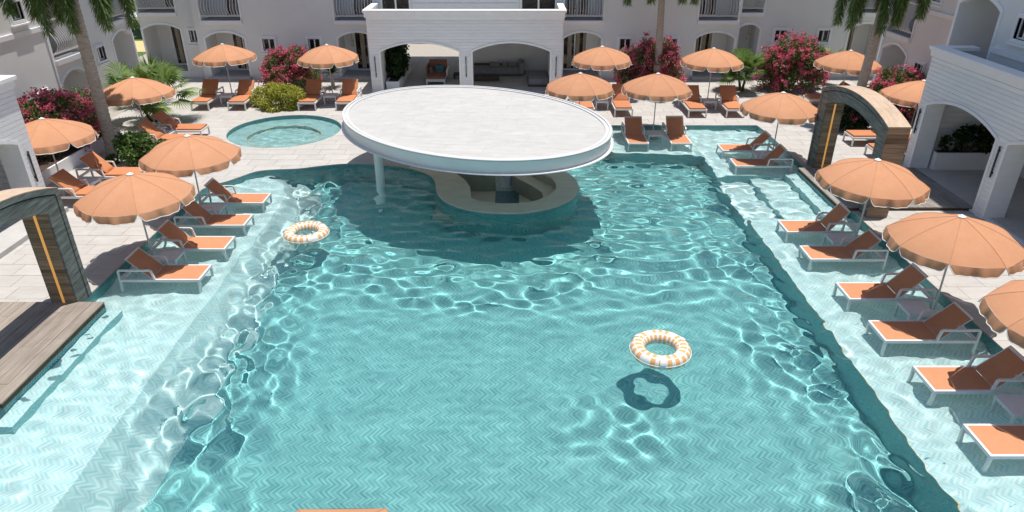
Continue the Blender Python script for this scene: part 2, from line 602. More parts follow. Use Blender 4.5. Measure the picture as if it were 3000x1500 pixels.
def tile_mesh(mb, tris, zt, zb, org):
    idx, vs = {}, []
    cnt = {}
    for t in tris:
        for k in range(len(t)):
            e = (t[k], t[(k + 1) % len(t)])
            cnt[e] = cnt.get(e, 0) + 1
        for i in t:
            if i not in idx:
                idx[i] = len(vs)
                vs.append((ov[i].x - org[0], ov[i].y - org[1], zt))
    n = len(vs)
    vs += [(p[0], p[1], zb) for p in vs]
    fs = [tuple(idx[i] for i in t) for t in tris]
    for (a, b) in cnt:
        if (b, a) not in cnt:
            fs.append((idx[a], idx[a] + n, idx[b] + n, idx[b]))
    mb.add(vs, fs)
score = []
for k, tris in per.items():
    t = tiles[k]
    cx, cy = (t[0][0] + t[2][0]) / 2, (t[0][1] + t[2][1]) / 2
    dd = cy * 0.8886 + 9 * 0.4586
    px = 2025 * cx / dd
    vis = abs(px) < 1560 and cy > 9
    score.append((-(1000 if vis else 0) + dd, k))
score.sort()
big = [k for _, k in score[:285]]
rest = MB()
for k, tris in per.items():
    zt = random.uniform(-0.0015, 0.0015)
    if k in set(big):
        continue
    tile_mesh(rest, tris, zt, -0.012, (0, 0))
o = rest.build('paving_tiles', 'stone', pavement)
o['kind'] = 'stuff'
for k in big:
    m1 = MB()
    t = tiles[k]
    org = ((t[0][0] + t[2][0]) / 2, (t[0][1] + t[2][1]) / 2)
    tile_mesh(m1, per[k], random.uniform(-0.0015, 0.0015), -0.012, org)
    o = m1.build('tile', 'stone', pavement)
    o.location = (org[0], org[1], 0)

# garden glimpsed past the left wing
mb = MB()
mb.quad((-32, 47.05, -0.008), (-21, 47.05, -0.008), (-21, 51, -0.008), (-32, 51, -0.008))
structure(mb.build('path', 'sandpath'))

# ------------------------------------------------------------------ pool shell
pool = MB()
n = len(POOL)
for i in range(n):
    a, b = POOL[i], POOL[(i + 1) % n]
    pool.quad((*a, -0.035), (*b, -0.035), (*b, FLOOR_Z - 0.05), (*a, FLOOR_Z - 0.05))
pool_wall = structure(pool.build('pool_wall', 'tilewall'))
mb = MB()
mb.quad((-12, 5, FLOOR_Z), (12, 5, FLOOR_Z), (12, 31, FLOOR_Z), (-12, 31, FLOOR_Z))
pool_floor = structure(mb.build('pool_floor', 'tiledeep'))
RECV = [pool_wall, pool_floor]
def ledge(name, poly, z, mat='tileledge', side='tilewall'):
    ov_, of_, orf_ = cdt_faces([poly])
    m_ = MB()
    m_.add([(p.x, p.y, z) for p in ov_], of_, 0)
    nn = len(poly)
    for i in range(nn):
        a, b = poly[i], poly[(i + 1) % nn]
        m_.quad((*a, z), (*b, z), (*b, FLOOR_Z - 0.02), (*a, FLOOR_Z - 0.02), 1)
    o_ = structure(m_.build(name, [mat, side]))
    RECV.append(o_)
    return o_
MAT['tileriser'] = zigzag('riser_mosaic', (0.34, 0.58, 0.59), (0.16, 0.40, 0.41), (0.24, 0.48, 0.485), True, 0.2, 0.045)
ledge('shallow_ledge', [(7.7, 6.0), (11.3, 6.0), (11.3, 20.6), (7.7, 20.6)], LEDGE_Z, side='tileriser')
ledge('shallow_ledge', [(7.7, 24.44), (11.3, 24.44), (11.3, 30.4), (3.0, 30.4), (3.4, 28.6), (4.2, 27.2), (7.7, 26.8)], LEDGE_Z, side='tileriser')
ledge('shallow_ledge', [(-11.2, 6.0), (-7.9, 6.0), (-7.9, 21.6), (-8.0, 22.8), (-8.5, 23.8), (-9.3, 24.6), (-11.2, 24.6)], LEDGE_Z, side='tileriser')
# sloping tiled floor from the left ledge down to the deep end
mb = MB()
e_up = [(-7.9, 6.0), (-7.9, 21.6), (-8.0, 22.8), (-8.5, 23.8), (-9.3, 24.6)]
e_lo = [(-6.8, 6.0), (-6.8, 21.8), (-6.95, 23.4), (-7.6, 24.6), (-8.8, 25.4)]
for i in range(4):
    mb.quad((*e_up[i], LEDGE_Z), (*e_up[i + 1], LEDGE_Z), (*e_lo[i + 1], FLOOR_Z + 0.004), (*e_lo[i], FLOOR_Z + 0.004))
RECV.append(structure(mb.build('sloping_floor', 'tileledge')))
ledge('pool_step', rect(10.2, 10.64, 20.62, 24.42), -0.18, side='tileriser')
ledge('pool_step', rect(8.93, 10.199, 20.61, 24.43), -0.70, side='tileriser')
ledge('pool_step', rect(7.705, 8.929, 20.61, 24.43), -1.05, side='tileriser')
ledge('pool_step', rect(-10.11, -9.75, 10.45, 14.75), -0.17, side='tileriser')
# gold edging on the ledge
mb = MB()
mb.box(7.696, 7.704, 6.2, 20.5, LEDGE_Z - 0.01, LEDGE_Z + 0.004)
RECV.append(structure(mb.build('ledge_edging', 'brass')))

# water surface: a real wave field
def waves(X, Y, lo, hi, rms, seed, n_w=80, mean=80, spread=48):
    r = np.random.default_rng(seed)
    H = np.zeros_like(X)
    lam = np.exp(r.uniform(np.log(lo), np.log(hi), n_w))
    th = r.normal(R(mean), R(spread), n_w)
    ph = r.uniform(0, 2 * PI, n_w)
    slope = rms / math.sqrt(n_w / 2)
    for l, t, p in zip(lam, th, ph):
        k = 2 * PI / l
        H += slope / k * np.sin(k * (X * math.cos(t) + Y * math.sin(t)) + p)
    return H
def bump2(X, Y, x, y, rx, ry):
    return np.exp(-((X - x) / rx) ** 2 - ((Y - y) / ry) ** 2)
def pool_height(X, Y):
    edge = np.exp(-((X - 7.1) / 1.15) ** 2) + np.exp(-((X + 6.7) / 1.7) ** 2)
    ripple = bump2(X, Y, 2.6, 11.6, 1.3, 1.0)
    back = 1 / (1 + np.exp(-(Y - 16.6) / 0.9))
    shelf = 1 / (1 + np.exp(-(np.abs(X) - 8.0) / 0.3))
    patch = 0.8 + 0.45 * np.tanh(3 * waves(X, Y, 2.0, 6.0, 1.0, 17, 30, 80, 90))
    h = waves(X, Y, 1.0, 2.8, 0.036, 3, 70, 85, 35)
    h += waves(X, Y, 0.22, 0.6, 0.016, 4, 70, 88, 40) * (0.8 + shelf)
    h += waves(X, Y, 0.45, 1.1, 0.24, 5, 70, 12, 30) * edge * patch
    h += waves(X, Y, 0.28, 0.55, 0.22, 9, 60, 10, 50) * np.exp(-((X - 7.35) / 0.55) ** 2) * patch
    h += waves(X, Y, 0.28, 0.6, 0.13, 10, 60, 20, 40) * np.exp(-((X + 6.7) / 1.4) ** 2) * patch
    h += waves(X, Y, 0.4, 0.8, 0.13, 8, 50, 75, 80) * ripple
    h += waves(X, Y, 0.38, 1.1, 0.155, 6, 70, 90, 24) * back * (1 - 0.5 * np.clip(edge, 0, 1))
    h += waves(X, Y, 0.35, 0.9, 0.13, 7) * shelf
    rr_ = np.sqrt(((X + 0.9) / 3.9) ** 2 + ((Y - 19.6) / 3.2) ** 2)
    wake = np.exp(-((rr_ - 0.98) / 0.17) ** 2) * (Y < 21.5)
    h += waves(X, Y, 0.4, 0.9, 0.20, 12, 60, 75, 40) * wake
    return h
st = 0.055
gx = np.arange(-11.0, 11.3, st)
gy = np.arange(6.5, 30.4, st)
GX, GY = np.meshgrid(gx, gy)
GZ = WATER_Z + pool_height(GX, GY)
cxs, cys = GX[:-1, :-1] + st / 2, GY[:-1, :-1] + st / 2
keep = np.zeros(cxs.shape, bool)
for dx, dy in ((0, 0), (0.09, 0), (-0.09, 0), (0, 0.09), (0, -0.09)):
    keep |= np_inside(cxs + dx, cys + dy, POOL)
nx = len(gx)
ii, jj = np.nonzero(keep)
q = ii * nx + jj
faces = np.stack([q, q + 1, q + nx + 1, q + nx], 1)
used = np.unique(faces)
remap = np.full(GX.size, -1)
remap[used] = np.arange(len(used))
V = np.stack([GX.ravel(), GY.ravel(), GZ.ravel()], 1)[used]
def fast_mesh(name, V, F, mats, smooth=False, mi=None):
    me = bpy.data.meshes.new(name)
    V = np.asarray(V, np.float32)
    F = np.asarray(F, np.int32)
    k = F.shape[1]
    me.vertices.add(len(V))
    me.vertices.foreach_set('co', V.ravel())
    me.loops.add(F.size)
    me.loops.foreach_set('vertex_index', F.ravel())
    me.polygons.add(len(F))
    me.polygons.foreach_set('loop_start', np.arange(0, F.size, k, dtype=np.int32))
    for m in mats:
        me.materials.append(MAT[m])
    if mi is not None:
        me.polygons.foreach_set('material_index', np.asarray(mi, np.int32))
    if smooth:
        me.polygons.foreach_set('use_smooth', np.ones(len(F), bool))
    me.update()
    me.validate()
    return me
water = bpy.data.objects.new('pool_water', fast_mesh('pool_water', V, remap[faces], ['water'], True))
C.objects.link(water)
structure(water)
water.cycles.is_caustics_caster = True

# spa
mb = MB()
for i in range(48):
    a, b = SPA[i], SPA[(i + 1) % 48]
    mb.quad((*a, -0.035), (*b, -0.035), (*b, -1.0), (*a, -1.0))
RECV.append(structure(mb.build('spa_wall', 'tilewall')))
mb = MB()
mb.lathe([(0.001, -0.75), (1.55, -0.75), (1.55, -0.40)], 48, 0, SPA_C[0], SPA_C[1] - 0.25)
ringi = [(SPA_C[0] + 1.55 * math.cos(a), SPA_C[1] - 0.25 + 1.55 * math.sin(a)) for a in np.linspace(0, 2 * PI, 49)[:-1]]
ov_, of_, orf_ = cdt_faces([[(SPA_C[0] + 2.5 * math.cos(a), SPA_C[1] + 2.5 * math.sin(a)) for a in np.linspace(0, 2 * PI, 49)[:-1]], ringi])
mb.add([(p.x, p.y, -0.40) for p in ov_], [f for f, r_ in zip(of_, orf_) if r_ == [0]])
MAT['tilespa'] = zigzag('spa_mosaic', (0.50, 0.66, 0.65), (0.24, 0.47, 0.48), (0.34, 0.56, 0.56))
RECV.append(structure(mb.build('spa_floor', 'tilespa')))
mb = MB()
mb.tube([(p[0], p[1], -0.40) for p in ringi], 0.014, 6, 0, True)
RECV.append(structure(mb.build('spa_edging', 'brass')))
A_ = np.linspace(0, 2 * PI, 97)[:-1]
rr = np.linspace(0.01, SPA_R + 0.05, 42)
SX = SPA_C[0] + rr[:, None] * np.cos(A_)[None]
SY = SPA_C[1] + rr[:, None] * np.sin(A_)[None]
SZ = -0.09 + waves(SX, SY, 0.3, 1.4, 0.10, 11)
V2 = np.stack([SX.ravel(), SY.ravel(), SZ.ravel()], 1)
I, J = np.meshgrid(np.arange(0, 41), np.arange(96), indexing='ij')
F2 = np.stack([I * 96 + J, (I + 1) * 96 + J, (I + 1) * 96 + (J + 1) % 96, I * 96 + (J + 1) % 96], -1).reshape(-1, 4)
spa = bpy.data.objects.new('spa_water', fast_mesh('spa_water', V2, F2, ['water'], True))
C.objects.link(spa)
structure(spa)
spa.cycles.is_caustics_caster = True
for o in RECV:
    o.cycles.is_caustics_receiver = True

# ------------------------------------------------------------------ buildings
def arc_z(u, a, b, zs, zt):
    """segmental arch height at u"""
    if zt - zs < 1e-4:
        return zs
    hw, h = (b - a) / 2, zt - zs
    rad = (hw * hw + h * h) / (2 * h)
    t = u - (a + b) / 2
    return zt - rad + math.sqrt(max(rad * rad - t * t, 0))

def facade(mb, u0, u1, z0, z1, ops, w=0.0, depth=0.25):
    """wall front with openings (a, b, zb, zs, zt) and their reveals"""
    us = {u0, u1}
    for (a, b, zb, zs, zt) in ops:
        k = 14 if zt - zs > 1e-3 else 1
        for i in range(k + 1):
            us.add(round(a + (b - a) * i / k, 5))
    us = sorted(u for u in us if u0 - 1e-6 <= u <= u1 + 1e-6)
    for p, q_ in zip(us[:-1], us[1:]):
        if q_ - p < 1e-5:
            continue
        m_ = (p + q_) / 2
        act = sorted([o for o in ops if o[0] < m_ < o[1]], key=lambda o: o[2])
        lo0 = lo1 = z0
        for (a, b, zb, zs, zt) in act:
            if zb > max(lo0, lo1) + 1e-4:
                mb.quad((p, w, lo0), (q_, w, lo1), (q_, w, zb), (p, w, zb))
            lo0, lo1 = arc_z(p, a, b, zs, zt), arc_z(q_, a, b, zs, zt)
        if lo0 < z1:
            mb.quad((p, w, lo0), (q_, w, lo1), (q_, w, z1), (p, w, z1))
    for (a, b, zb, zs, zt) in ops:
        path = opening_path(a, b, zb, zs, zt)
        for s, e in zip(path[:-1], path[1:]):
            mb.quad((s[0], w, s[1]), (e[0], w, e[1]), (e[0], w + depth, e[1]), (s[0], w + depth, s[1]))
        if zb > z0 + 0.01:
            mb.quad((a, w, zb), (b, w, zb), (b, w + depth, zb), (a, w + depth, zb))

def opening_path(a, b, zb, zs, zt, k=14, grow=0.0):
    a, b, zs, zt = a - grow, b + grow, zs + grow * 0.6, zt + grow
    pts = [(a, zb)]
    for i in range(k + 1):
        u = a + (b - a) * i / k
        pts.append((u, arc_z(u, a, b, zs, zt)))
    pts.append((b, zb))
    return pts

def arch_trim(xf, parent, op, wid=0.11, proud=0.045, w=0.0, name='arch_trim'):
    inn = opening_path(*op)
    out = opening_path(*op, grow=wid)
    mb = MB(xf)
    n_ = len(inn)
    vs = [(p[0], w, p[1]) for p in inn] + [(p[0], w, p[1]) for p in out] + [(p[0], w - proud, p[1]) for p in inn] + [(p[0], w - proud, p[1]) for p in out]
    fs = []
    for i in range(n_ - 1):
        fs += [(2 * n_ + i, 2 * n_ + i + 1, 3 * n_ + i + 1, 3 * n_ + i), (n_ + i, n_ + i + 1, 3 * n_ + i + 1, 3 * n_ + i), (i, i + 1, 2 * n_ + i + 1, 2 * n_ + i)]
    mb.add(vs, fs)
    return mb.build(name, 'trim', parent)

def recess(xf, parent, op, depth, floor_mat='shadefloor', name='terrace', w0=0.0, wallmat='stucco'):
    a, b, zb, zs, zt = op
    mb = MB(xf)
    top = zt + 0.06
    w1 = w0 + depth
    mb.quad((a, w0 + 0.25, zb), (a, w1, zb), (a, w1, top), (a, w0 + 0.25, top))
    mb.quad((b, w0 + 0.25, zb), (b, w1, zb), (b, w1, top), (b, w0 + 0.25, top))
    mb.quad((a, w1, zb), (b, w1, zb), (b, w1, top), (a, w1, top))
    mb.quad((a, w0 + 0.26, top), (b, w0 + 0.26, top), (b, w1, top), (a, w1, top))
    mb.quad((a, w0 + 0.001, zb + 0.012), (b, w0 + 0.001, zb + 0.012), (b, w1, zb + 0.012), (a, w1, zb + 0.012), 1)
    return mb.build(name, [wallmat, floor_mat], parent)

def glazed_door(xf, parent, a, b, zb, zt, w, flip=False):
    """white frame, two leaves, dark room and a curtain behind"""
    mb = MB(xf)
    fr = 0.07
    for (p, q_, r_, s) in ((a, a + fr, zb, zt), (b - fr, b, zb, zt), ((a + b) / 2 - fr / 2, (a + b) / 2 + fr / 2, zb, zt)):
        mb.box(p, q_, w - 0.09, w - 0.01, r_, s)
    mb.box(a + fr, (a + b) / 2 - fr / 2, w - 0.085, w - 0.012, zb, zb + 0.09)
    mb.box((a + b) / 2 + fr / 2, b - fr, w - 0.085, w - 0.012, zb, zb + 0.09)
    mb.box(a + fr, b - fr, w - 0.085, w - 0.012, zt - 0.08, zt - 0.002)
    d = mb.build('door', 'trim', parent)
    m2 = MB(xf)
    m2.box(a + 0.02, b - 0.02, w - 0.03, w - 0.004, zb + 0.02, zt - 0.02)
    m2.build('pane', 'glassdark', d)
    m3 = MB(xf)
    for side, ww in ((0.30, 0.24), (0.62, 0.20), (0.88, 0.16)):
        c0 = a + (b - a) * side - ww / 2
        vs, fs = [], []
        k = 16
        for i in range(k + 1):
            u = c0 + ww * i / k
            wv = w - 0.048 + 0.012 * math.sin(i * 2.3)
            vs += [(u, wv, zb + 0.12), (u, wv, zt - 0.1)]
        for i in range(k):
            fs.append((2 * i, 2 * i + 2, 2 * i + 3, 2 * i + 1))
        m3.add(vs, fs)
    m3.build('curtain', 'curtain', d)
    return d

def small_window(xf, parent, a, b, z0, z1, w=0.0):
    mb = MB(xf)
    t = 0.13
    for g, pr in ((0.0, 0.05), (0.06, 0.085)):
        a_, b_, c_, d_ = a + g, b - g, z0 + g, z1 - g
        tt = t - g
        mb.box(a_, a_ + tt, w - pr, w + 0.14, c_, d_)
        mb.box(b_ - tt, b_, w - pr, w + 0.14, c_, d_)
        mb.box(a_ + tt, b_ - tt, w - pr + 0.002, w + 0.14, d_ - tt, d_ - 0.001)
        mb.box(a_ + tt, b_ - tt, w - pr + 0.002, w + 0.14, c_ + 0.001, c_ + tt)
    o = mb.build('window', 'trim', parent)
    s = MB(xf)
    a2, b2, c2, d2 = a + t, b - t, z0 + t, z1 - t
    f = 0.05
    for p in ((a2, a2 + f, c2, d2), (b2 - f, b2, c2, d2), ((a2 + b2) / 2 - 0.03, (a2 + b2) / 2 + 0.03, c2 + f, d2 - f), (a2 + f, b2 - f, c2 + 0.001, c2 + f), (a2 + f, b2 - f, d2 - f, d2 - 0.001)):
        s.box(p[0], p[1], w + 0.04, w + 0.10, p[2], p[3])
    s.build('sash', 'trim', o)
    for p in ((a2 + f, (a2 + b2) / 2 - 0.03), ((a2 + b2) / 2 + 0.03, b2 - f)):
        g_ = MB(xf)
        g_.box(p[0] - 0.01, p[1] + 0.01, w + 0.07, w + 0.085, c2 + f - 0.01, d2 - f + 0.01)
        g_.build('pane', 'glassdark', o)
    sl = MB(xf)
    sl.box(a - 0.04, b + 0.04, w - 0.13, w - 0.001, z0 - 0.07, z0 - 0.002)
    sl.build('sill', 'trim', o, bevel=0.008)
    return o

def railing(xf, parent, a, b, zb, w=0.0, nb=14):
    """bellied white balusters between two rails"""
    mb = MB(xf)
    mb.box(a, b, w - 0.03, w + 0.03, zb + 0.20, zb + 0.25)
    o = mb.build('railing', 'metal', parent)
    mb = MB(xf)
    mb.box(a, b, w - 0.03, w + 0.03, zb + 1.47, zb + 1.53)
    mb.build('handrail', 'metal', o)
    prof = [(0.0, 0.24), (-0.09, 0.31), (-0.20, 0.42), (-0.27, 0.56), (-0.27, 0.70), (-0.21, 0.86), (-0.12, 1.02), (-0.05, 1.18), (0.0, 1.34), (0.0, 1.48)]
    for i in range(nb):
        u = a + 0.06 + (b - a - 0.12) * i / (nb - 1)
        t = MB(xf)
        t.tube([(u, w + p[0], zb + p[1]) for p in prof], 0.017, 5)
        t.build('baluster', 'metal', o, smooth=True)
    return o

def balcony(xf, parent, a, b, zf, zt, door=None, wallmat='stucco', w=0.0, nb=14):
    op = (a, b, zf, zt, zt)
    recess(xf, parent, op, 1.5, 'shadefloor', 'balcony', w, wallmat)
    mb = MB(xf)
    mb.box(a - 0.06, b + 0.06, w - 0.16, w - 0.002, zf - 0.20, zf)
    mb.build('balcony_slab', 'trim', parent, bevel=0.006)
    mb = MB(xf)
    for u in (a - 0.10, b):
        mb.box(u, u + 0.10, w - 0.055, w - 0.003, zf + 0.002, zt + 0.1)
    mb.box(a, b, w - 0.05, w - 0.003, zt, zt + 0.1)
    mb.build('balcony_trim', 'trim', parent)
    railing(xf, parent, a + 0.01, b - 0.01, zf, w - 0.02, nb)
    if door:
        glazed_door(xf, parent, door[0], door[1], zf + 0.02, zf + 2.15, w + 1.5)

def boards(xf, parent, u0, u1, z0, z1, pitch, ops, w=0.0, thick=0.022, gap=0.008, mat='board'):
    """horizontal cladding boards cut round the arched openings, each a piece of its own"""
    nrow = int(round((z1 - z0) / pitch))
    for r_ in range(nrow):
        b0, b1 = z0 + r_ * pitch + gap / 2, z0 + (r_ + 1) * pitch - gap / 2
        us = {u0, u1}
        for (a, b, zb, zs, zt) in ops:
            a, b, zs, zt = a - 0.105, b + 0.105, zs + 0.063, zt + 0.105
            for i in range(25):
                us.add(a + (b - a) * i / 24)
        us = sorted(u for u in us if u0 <= u <= u1)
        segs, cur = [], []
        def bottom(u, side):
            z = b0
            for (a, b, zb, zs, zt) in ops:
                a, b, zs, zt = a - 0.105, b + 0.105, zs + 0.063, zt + 0.105
                if a + side * 1e-6 < u < b - side * 1e-6 and zb < b1:
                    z = max(z, arc_z(u, a, b, zs, zt))
            return z
        for p, q_ in zip(us[:-1], us[1:]):
            if q_ - p < 1e-6:
                continue
            m_ = (p + q_) / 2
            if bottom(m_, 0) < b1 - 0.004:
                lo = min(bottom(p + 1e-4, 0), b1 - 0.002)
                hi = min(bottom(q_ - 1e-4, 0), b1 - 0.002)
                if not cur:
                    cur = [(p, lo)]
                elif abs(cur[-1][1] - lo) > 1e-4:
                    cur.append((p, lo))
                cur.append((q_, hi))
            elif cur:
                segs.append(cur)
                cur = []
        if cur:
            segs.append(cur)
        for sgm in segs:
            # drop collinear points
            pts = [sgm[0]]
            for k in range(1, len(sgm) - 1):
                if not (abs(sgm[k][1] - b0) < 1e-5 and abs(pts[-1][1] - b0) < 1e-5 and abs(sgm[k + 1][1] - b0) < 1e-5):
                    pts.append(sgm[k])
            pts.append(sgm[-1])
            if pts[-1][0] - pts[0][0] < 0.03:
                continue
            outl = pts + [(pts[-1][0], b1), (pts[0][0], b1)]
            t = MB(xf)
            t.prism(outl, 1, w - thick, w + 0.002)
            t.build('board', mat, parent)

def wall_light(xf, label, u, z0, z1, w):
    p0 = xf(u, w, z0)
    o = thing('wall_lamp', label, 'wall lamp', (p0[0], p0[1], p0[2]))
    x2 = lambda a, b, c: tuple(Vector(xf(a, b, c)) - Vector(p0))
    m_ = MB(x2)
    m_.box(u - 0.018, u + 0.018, w - 0.085, w - 0.045, z0, z1)
    m_.build('bar', 'black', o)
    for zz in (z0 + 0.12, z1 - 0.16):
        m_ = MB(x2)
        m_.box(u - 0.03, u + 0.03, w - 0.05, w - 0.024, zz, zz + 0.06)
        m_.build('bracket', 'black', o)
    return o

# --- the hotel block across the back (centre plane 39.22, flanks set back and a step higher)
YB, YS = 39.22, 39.71
hotel = thing('hotel_building', 'pale grey stucco hotel block across the back with balconies over arched terraces', 'building', (0, YB, 0))
xb = lambda u, w, z: (u, w, z)
xs = lambda u, w, z: (u, w + (YS - YB), z)
A1, A3, R1, R2 = (-16.85, -14.72, 0.16, 2.2, 2.52), (-9.55, -7.45, 0.16, 2.2, 2.52), (2.85, 4.9, 0.16, 2.2, 2.52), (10.12, 12.22, 0.16, 2.2, 2.52)
bal = [(-16.85, -14.72), (-9.6, -7.5), (2.86, 4.92), (10.12, 12.24)]
wins = [(-13.84, -12.94), (-11.33, -10.44), (5.79, 6.69), (8.30, 9.20)]
cut = 0.115
ops = [A1, A3, R1, R2] + [(a, b, 3.16, 5.7, 5.7) for a, b in bal] + [(a + 0.1, b - 0.1, 1.45 + 0.1, 2.24, 2.24) for a, b in wins]
ops += [(-6.75, 2.0, 0.0, 3.1, 3.1), (-7.05, -5.45, 3.3, 5.4, 5.4), (0.45, 2.4, 3.3, 5.4, 5.4)]
mb = MB(xb)
facade(mb, -17.3, 12.42, 0, 9.6, ops)
# returns, roof
mb.quad((-17.3, 0, 0), (-17.3, 0.49, 0), (-17.3, 0.49, 9.6), (-17.3, 0, 9.6))
mb.quad((12.42, 0, 0), (12.42, 0.49, 0), (12.42, 0.49, 9.6), (12.42, 0, 9.6))
mb.quad((-17.3, 0, 9.6), (12.42, 0, 9.6), (12.42, 6, 9.6), (-17.3, 6, 9.6))
mb.build('wall', 'stucco', hotel)
for op in (A1, A3, R1, R2):
    arch_trim(xb, hotel, op)
    recess(xb, hotel, op, 1.5)
for (a, b), dr in zip(((-16.85, -14.72), (-9.55, -7.45), (2.85, 4.9), (10.12, 12.22)), ((-15.95, -14.74), (-9.0, -7.47), (2.87, 4.3), (10.14, 11.45))):
    glazed_door(xb, hotel, dr[0], dr[1], 0.18, 2.42, 1.5)
for (a, b), dr in zip(bal, ((-16.0, -14.75), (-8.9, -7.55), (2.9, 4.3), (10.15, 11.45))):
    balcony(xb, hotel, a, b, 3.16, 5.7, dr)
for a, b in wins:
    small_window(xb, hotel, a, b, 1.45, 2.34)
# upper storey behind the pavilion: dark doors and white panel cladding
for a, b in ((-7.05, -5.45), (0.45, 2.4)):
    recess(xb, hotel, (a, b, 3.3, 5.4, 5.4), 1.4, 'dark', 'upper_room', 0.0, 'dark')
    mb = MB(xb)
    mb.box(a, a + 0.09, -0.05, 0.05, 3.32, 5.4)
    mb.box(b - 0.09, b, -0.05, 0.05, 3.32, 5.4)
    mb.box((a + b) / 2 - 0.045, (a + b) / 2 + 0.045, -0.05, 0.05, 3.32, 5.4)
    d = mb.build('door', 'trim', hotel)
    mb = MB(xb)
    mb.box(a + 0.09, b - 0.09, -0.01, 0.0, 3.34, 5.38)
    mb.build('pane', 'glassdark', d)
boards(xb, hotel, -5.36, 0.36, 3.3, 5.2, 0.38, [], -0.002, 0.05, 0.03)
# terrace step in front of arches
for op in (A1, A3, R1, R2):
    mb = MB(xb)
    mb.box(op[0] - 0.1, op[1] + 0.1, -0.40, -0.002, 0.0, 0.155)
    mb.build('step', 'stone', hotel, bevel=0.01)
# set-back flanks
for side, (u0, u1), arches, bals, wns, drs in ((
        'left', (-20.52, -17.3), [(-20.42, -18.36, 0.34, 2.6, 2.86)], [(-20.42, -18.40)], [(-18.0, -17.33)], [(-19.6, -18.38)]), (
        'right', (12.42, 22.4), [(12.5, 13.70, 0.34, 2.6, 2.86), (18.68, 20.5, 0.34, 2.62, 2.9)], [(12.5, 13.72), (18.8, 20.5)], [(14.44, 15.3), (16.85, 17.71)], [(12.52, 13.1), (18.75, 19.7)])):
    mb = MB(xs)
    o2 = list(arches) + [(a, b, 3.5, 5.9, 5.9) for a, b in bals] + [(a + 0.1, b - 0.1, 1.9, 2.6, 2.6) for a, b in wns]
    facade(mb, u0, u1, 0, 9.6, o2)
    mb.quad((u0, 0, 9.6), (u1, 0, 9.6), (u1, 9, 9.6), (u0, 9, 9.6))
    mb.quad((u0, 0, 0), (u0, 9, 0), (u0, 9, 9.6), (u0, 0, 9.6))
    mb.build('wall', 'stucco', hotel)
    for op, dr in zip(arches, drs):
        arch_trim(xs, hotel, op)
        recess(xs, hotel, op, 1.5)
        glazed_door(xs, hotel, dr[0], dr[1], 0.37, 2.8, 1.5)
    for (a, b), dr in zip(bals, drs):
        balcony(xs, hotel, a, b, 3.5, 5.9, dr)
    for a, b in wns:
        small_window(xs, hotel, a, b, 1.8, 2.71)
    pl = ((u0, u1),) if side == 'left' else ((u0, 18.0),)
    for p, q_ in pl:
        mb = MB(xs)
        mb.box(p + 0.01, q_ - 0.01, -0.05, -0.003, 0.0, 0.33)
        mb.build('plinth', 'trim', hotel, bevel=0.006)
o = thing('garden_wall', 'sunlit white wall seen through the passage of the left pavilion arch', 'wall', (-3.5, 50.2, 0))
mb = MB()
mb.box(-5.5, 5.5, 0, 0.2, -0.01, 2.4)
mb.build('wall', 'white', o)
mb = MB()
mb.box(-5.55, 5.55, -0.05, 0.25, 2.401, 2.5)
mb.build('coping', 'trim', o)

# --- lanterns hanging in two arches
def lantern(label, loc):
    o = thing('lantern', label, 'lantern', loc)
    m_ = MB()
    m_.tube([(0, 0, 0.34), (0, 0, 0.95)], 0.008, 5)
    m_.build('chain', 'black', o)
    m_ = MB()
    m_.lathe([(0.02, 0.36), (0.11, 0.30), (0.11, 0.28), (0.085, 0.27), (0.085, 0.05), (0.10, 0.04), (0.06, 0.0), (0.001, 0.0)], 8)
    m_.build('cage', 'curtain', o)
    return o
lantern('brass lantern hanging in the terrace arch just left of the white pavilion', (-8.95, YB + 0.7, 1.65))
lantern('brass lantern hanging in the set-back arch behind the fan palm on the right', (13.3, YS + 0.6, 1.95))

# --- left wing (faces right), plane -18.5 then stepping back to -21.35
XLW, XLB = -18.5, -20.26
lw = thing('hotel_wing', 'sunlit cream hotel wing on the left with bellied balcony and cornice', 'building', (XLW, 24, 0))
xl = lambda u, w, z: (-w, u - 24, z)
xl2 = lambda u, w, z: (XLB - XLW - w, u - 24, z)
LA1, LB1 = (28.5, 30.38, 0.12, 2.23, 2.62), (28.42, 30.38)
LW1 = [(26.62, 27.52, 1.45, 2.36), (26.55, 27.5, 4.85, 5.75), (20.0, 20.9, 4.85, 5.75)]
mb = MB(xl)
ops = [LA1, (LB1[0], LB1[1], 3.2, 5.7, 5.7)] + [(a + 0.1, b - 0.1, c + 0.1, d - 0.1, d - 0.1) for a, b, c, d in LW1]
facade(mb, 4, 30.6, 0, 9.6, ops)
mb.quad((4, 0, 9.6), (38.2, 0, 9.6), (38.2, 8, 9.6), (4, 8, 9.6))
mb.quad((30.6, 0, 0), (30.6, 1.76, 0), (30.6, 1.76, 9.6), (30.6, 0, 9.6))
mb.build('wall', 'stucco', lw)
arch_trim(xl, lw, LA1)
recess(xl, lw, LA1, 1.6)
balcony(xl, lw, LB1[0], LB1[1], 3.2, 5.7, (28.6, 30.0))
for a, b, c, d in LW1:
    small_window(xl, lw, a, b, c, d)
mb = MB(xl)
mb.box(4, 28.28, -0.055, -0.002, 4.39, 4.58)
mb.build('cornice', 'trim', lw, bevel=0.012)
mb = MB(xl)
mb.box(28.26, 28.36, -0.07, -0.003, 0, 9.5)
mb.build('pilaster', 'trim', lw)
LA2, LB2, LW2 = (36.1, 38.08, 0.34, 2.6, 2.95), (36.08, 38.1), (34.35, 35.27, 1.8, 2.7)
mb = MB(xl2)
facade(mb, 30.6, 38.22, 0, 9.6, [LA2, (*LB2, 3.5, 5.9, 5.9), (34.45, 35.17, 1.9, 2.6, 2.6)])
mb.quad((38.22, 0, 0), (38.22, 6, 0), (38.22, 6, 9.6), (38.22, 0, 9.6))
mb.build('wall', 'stucco', lw)
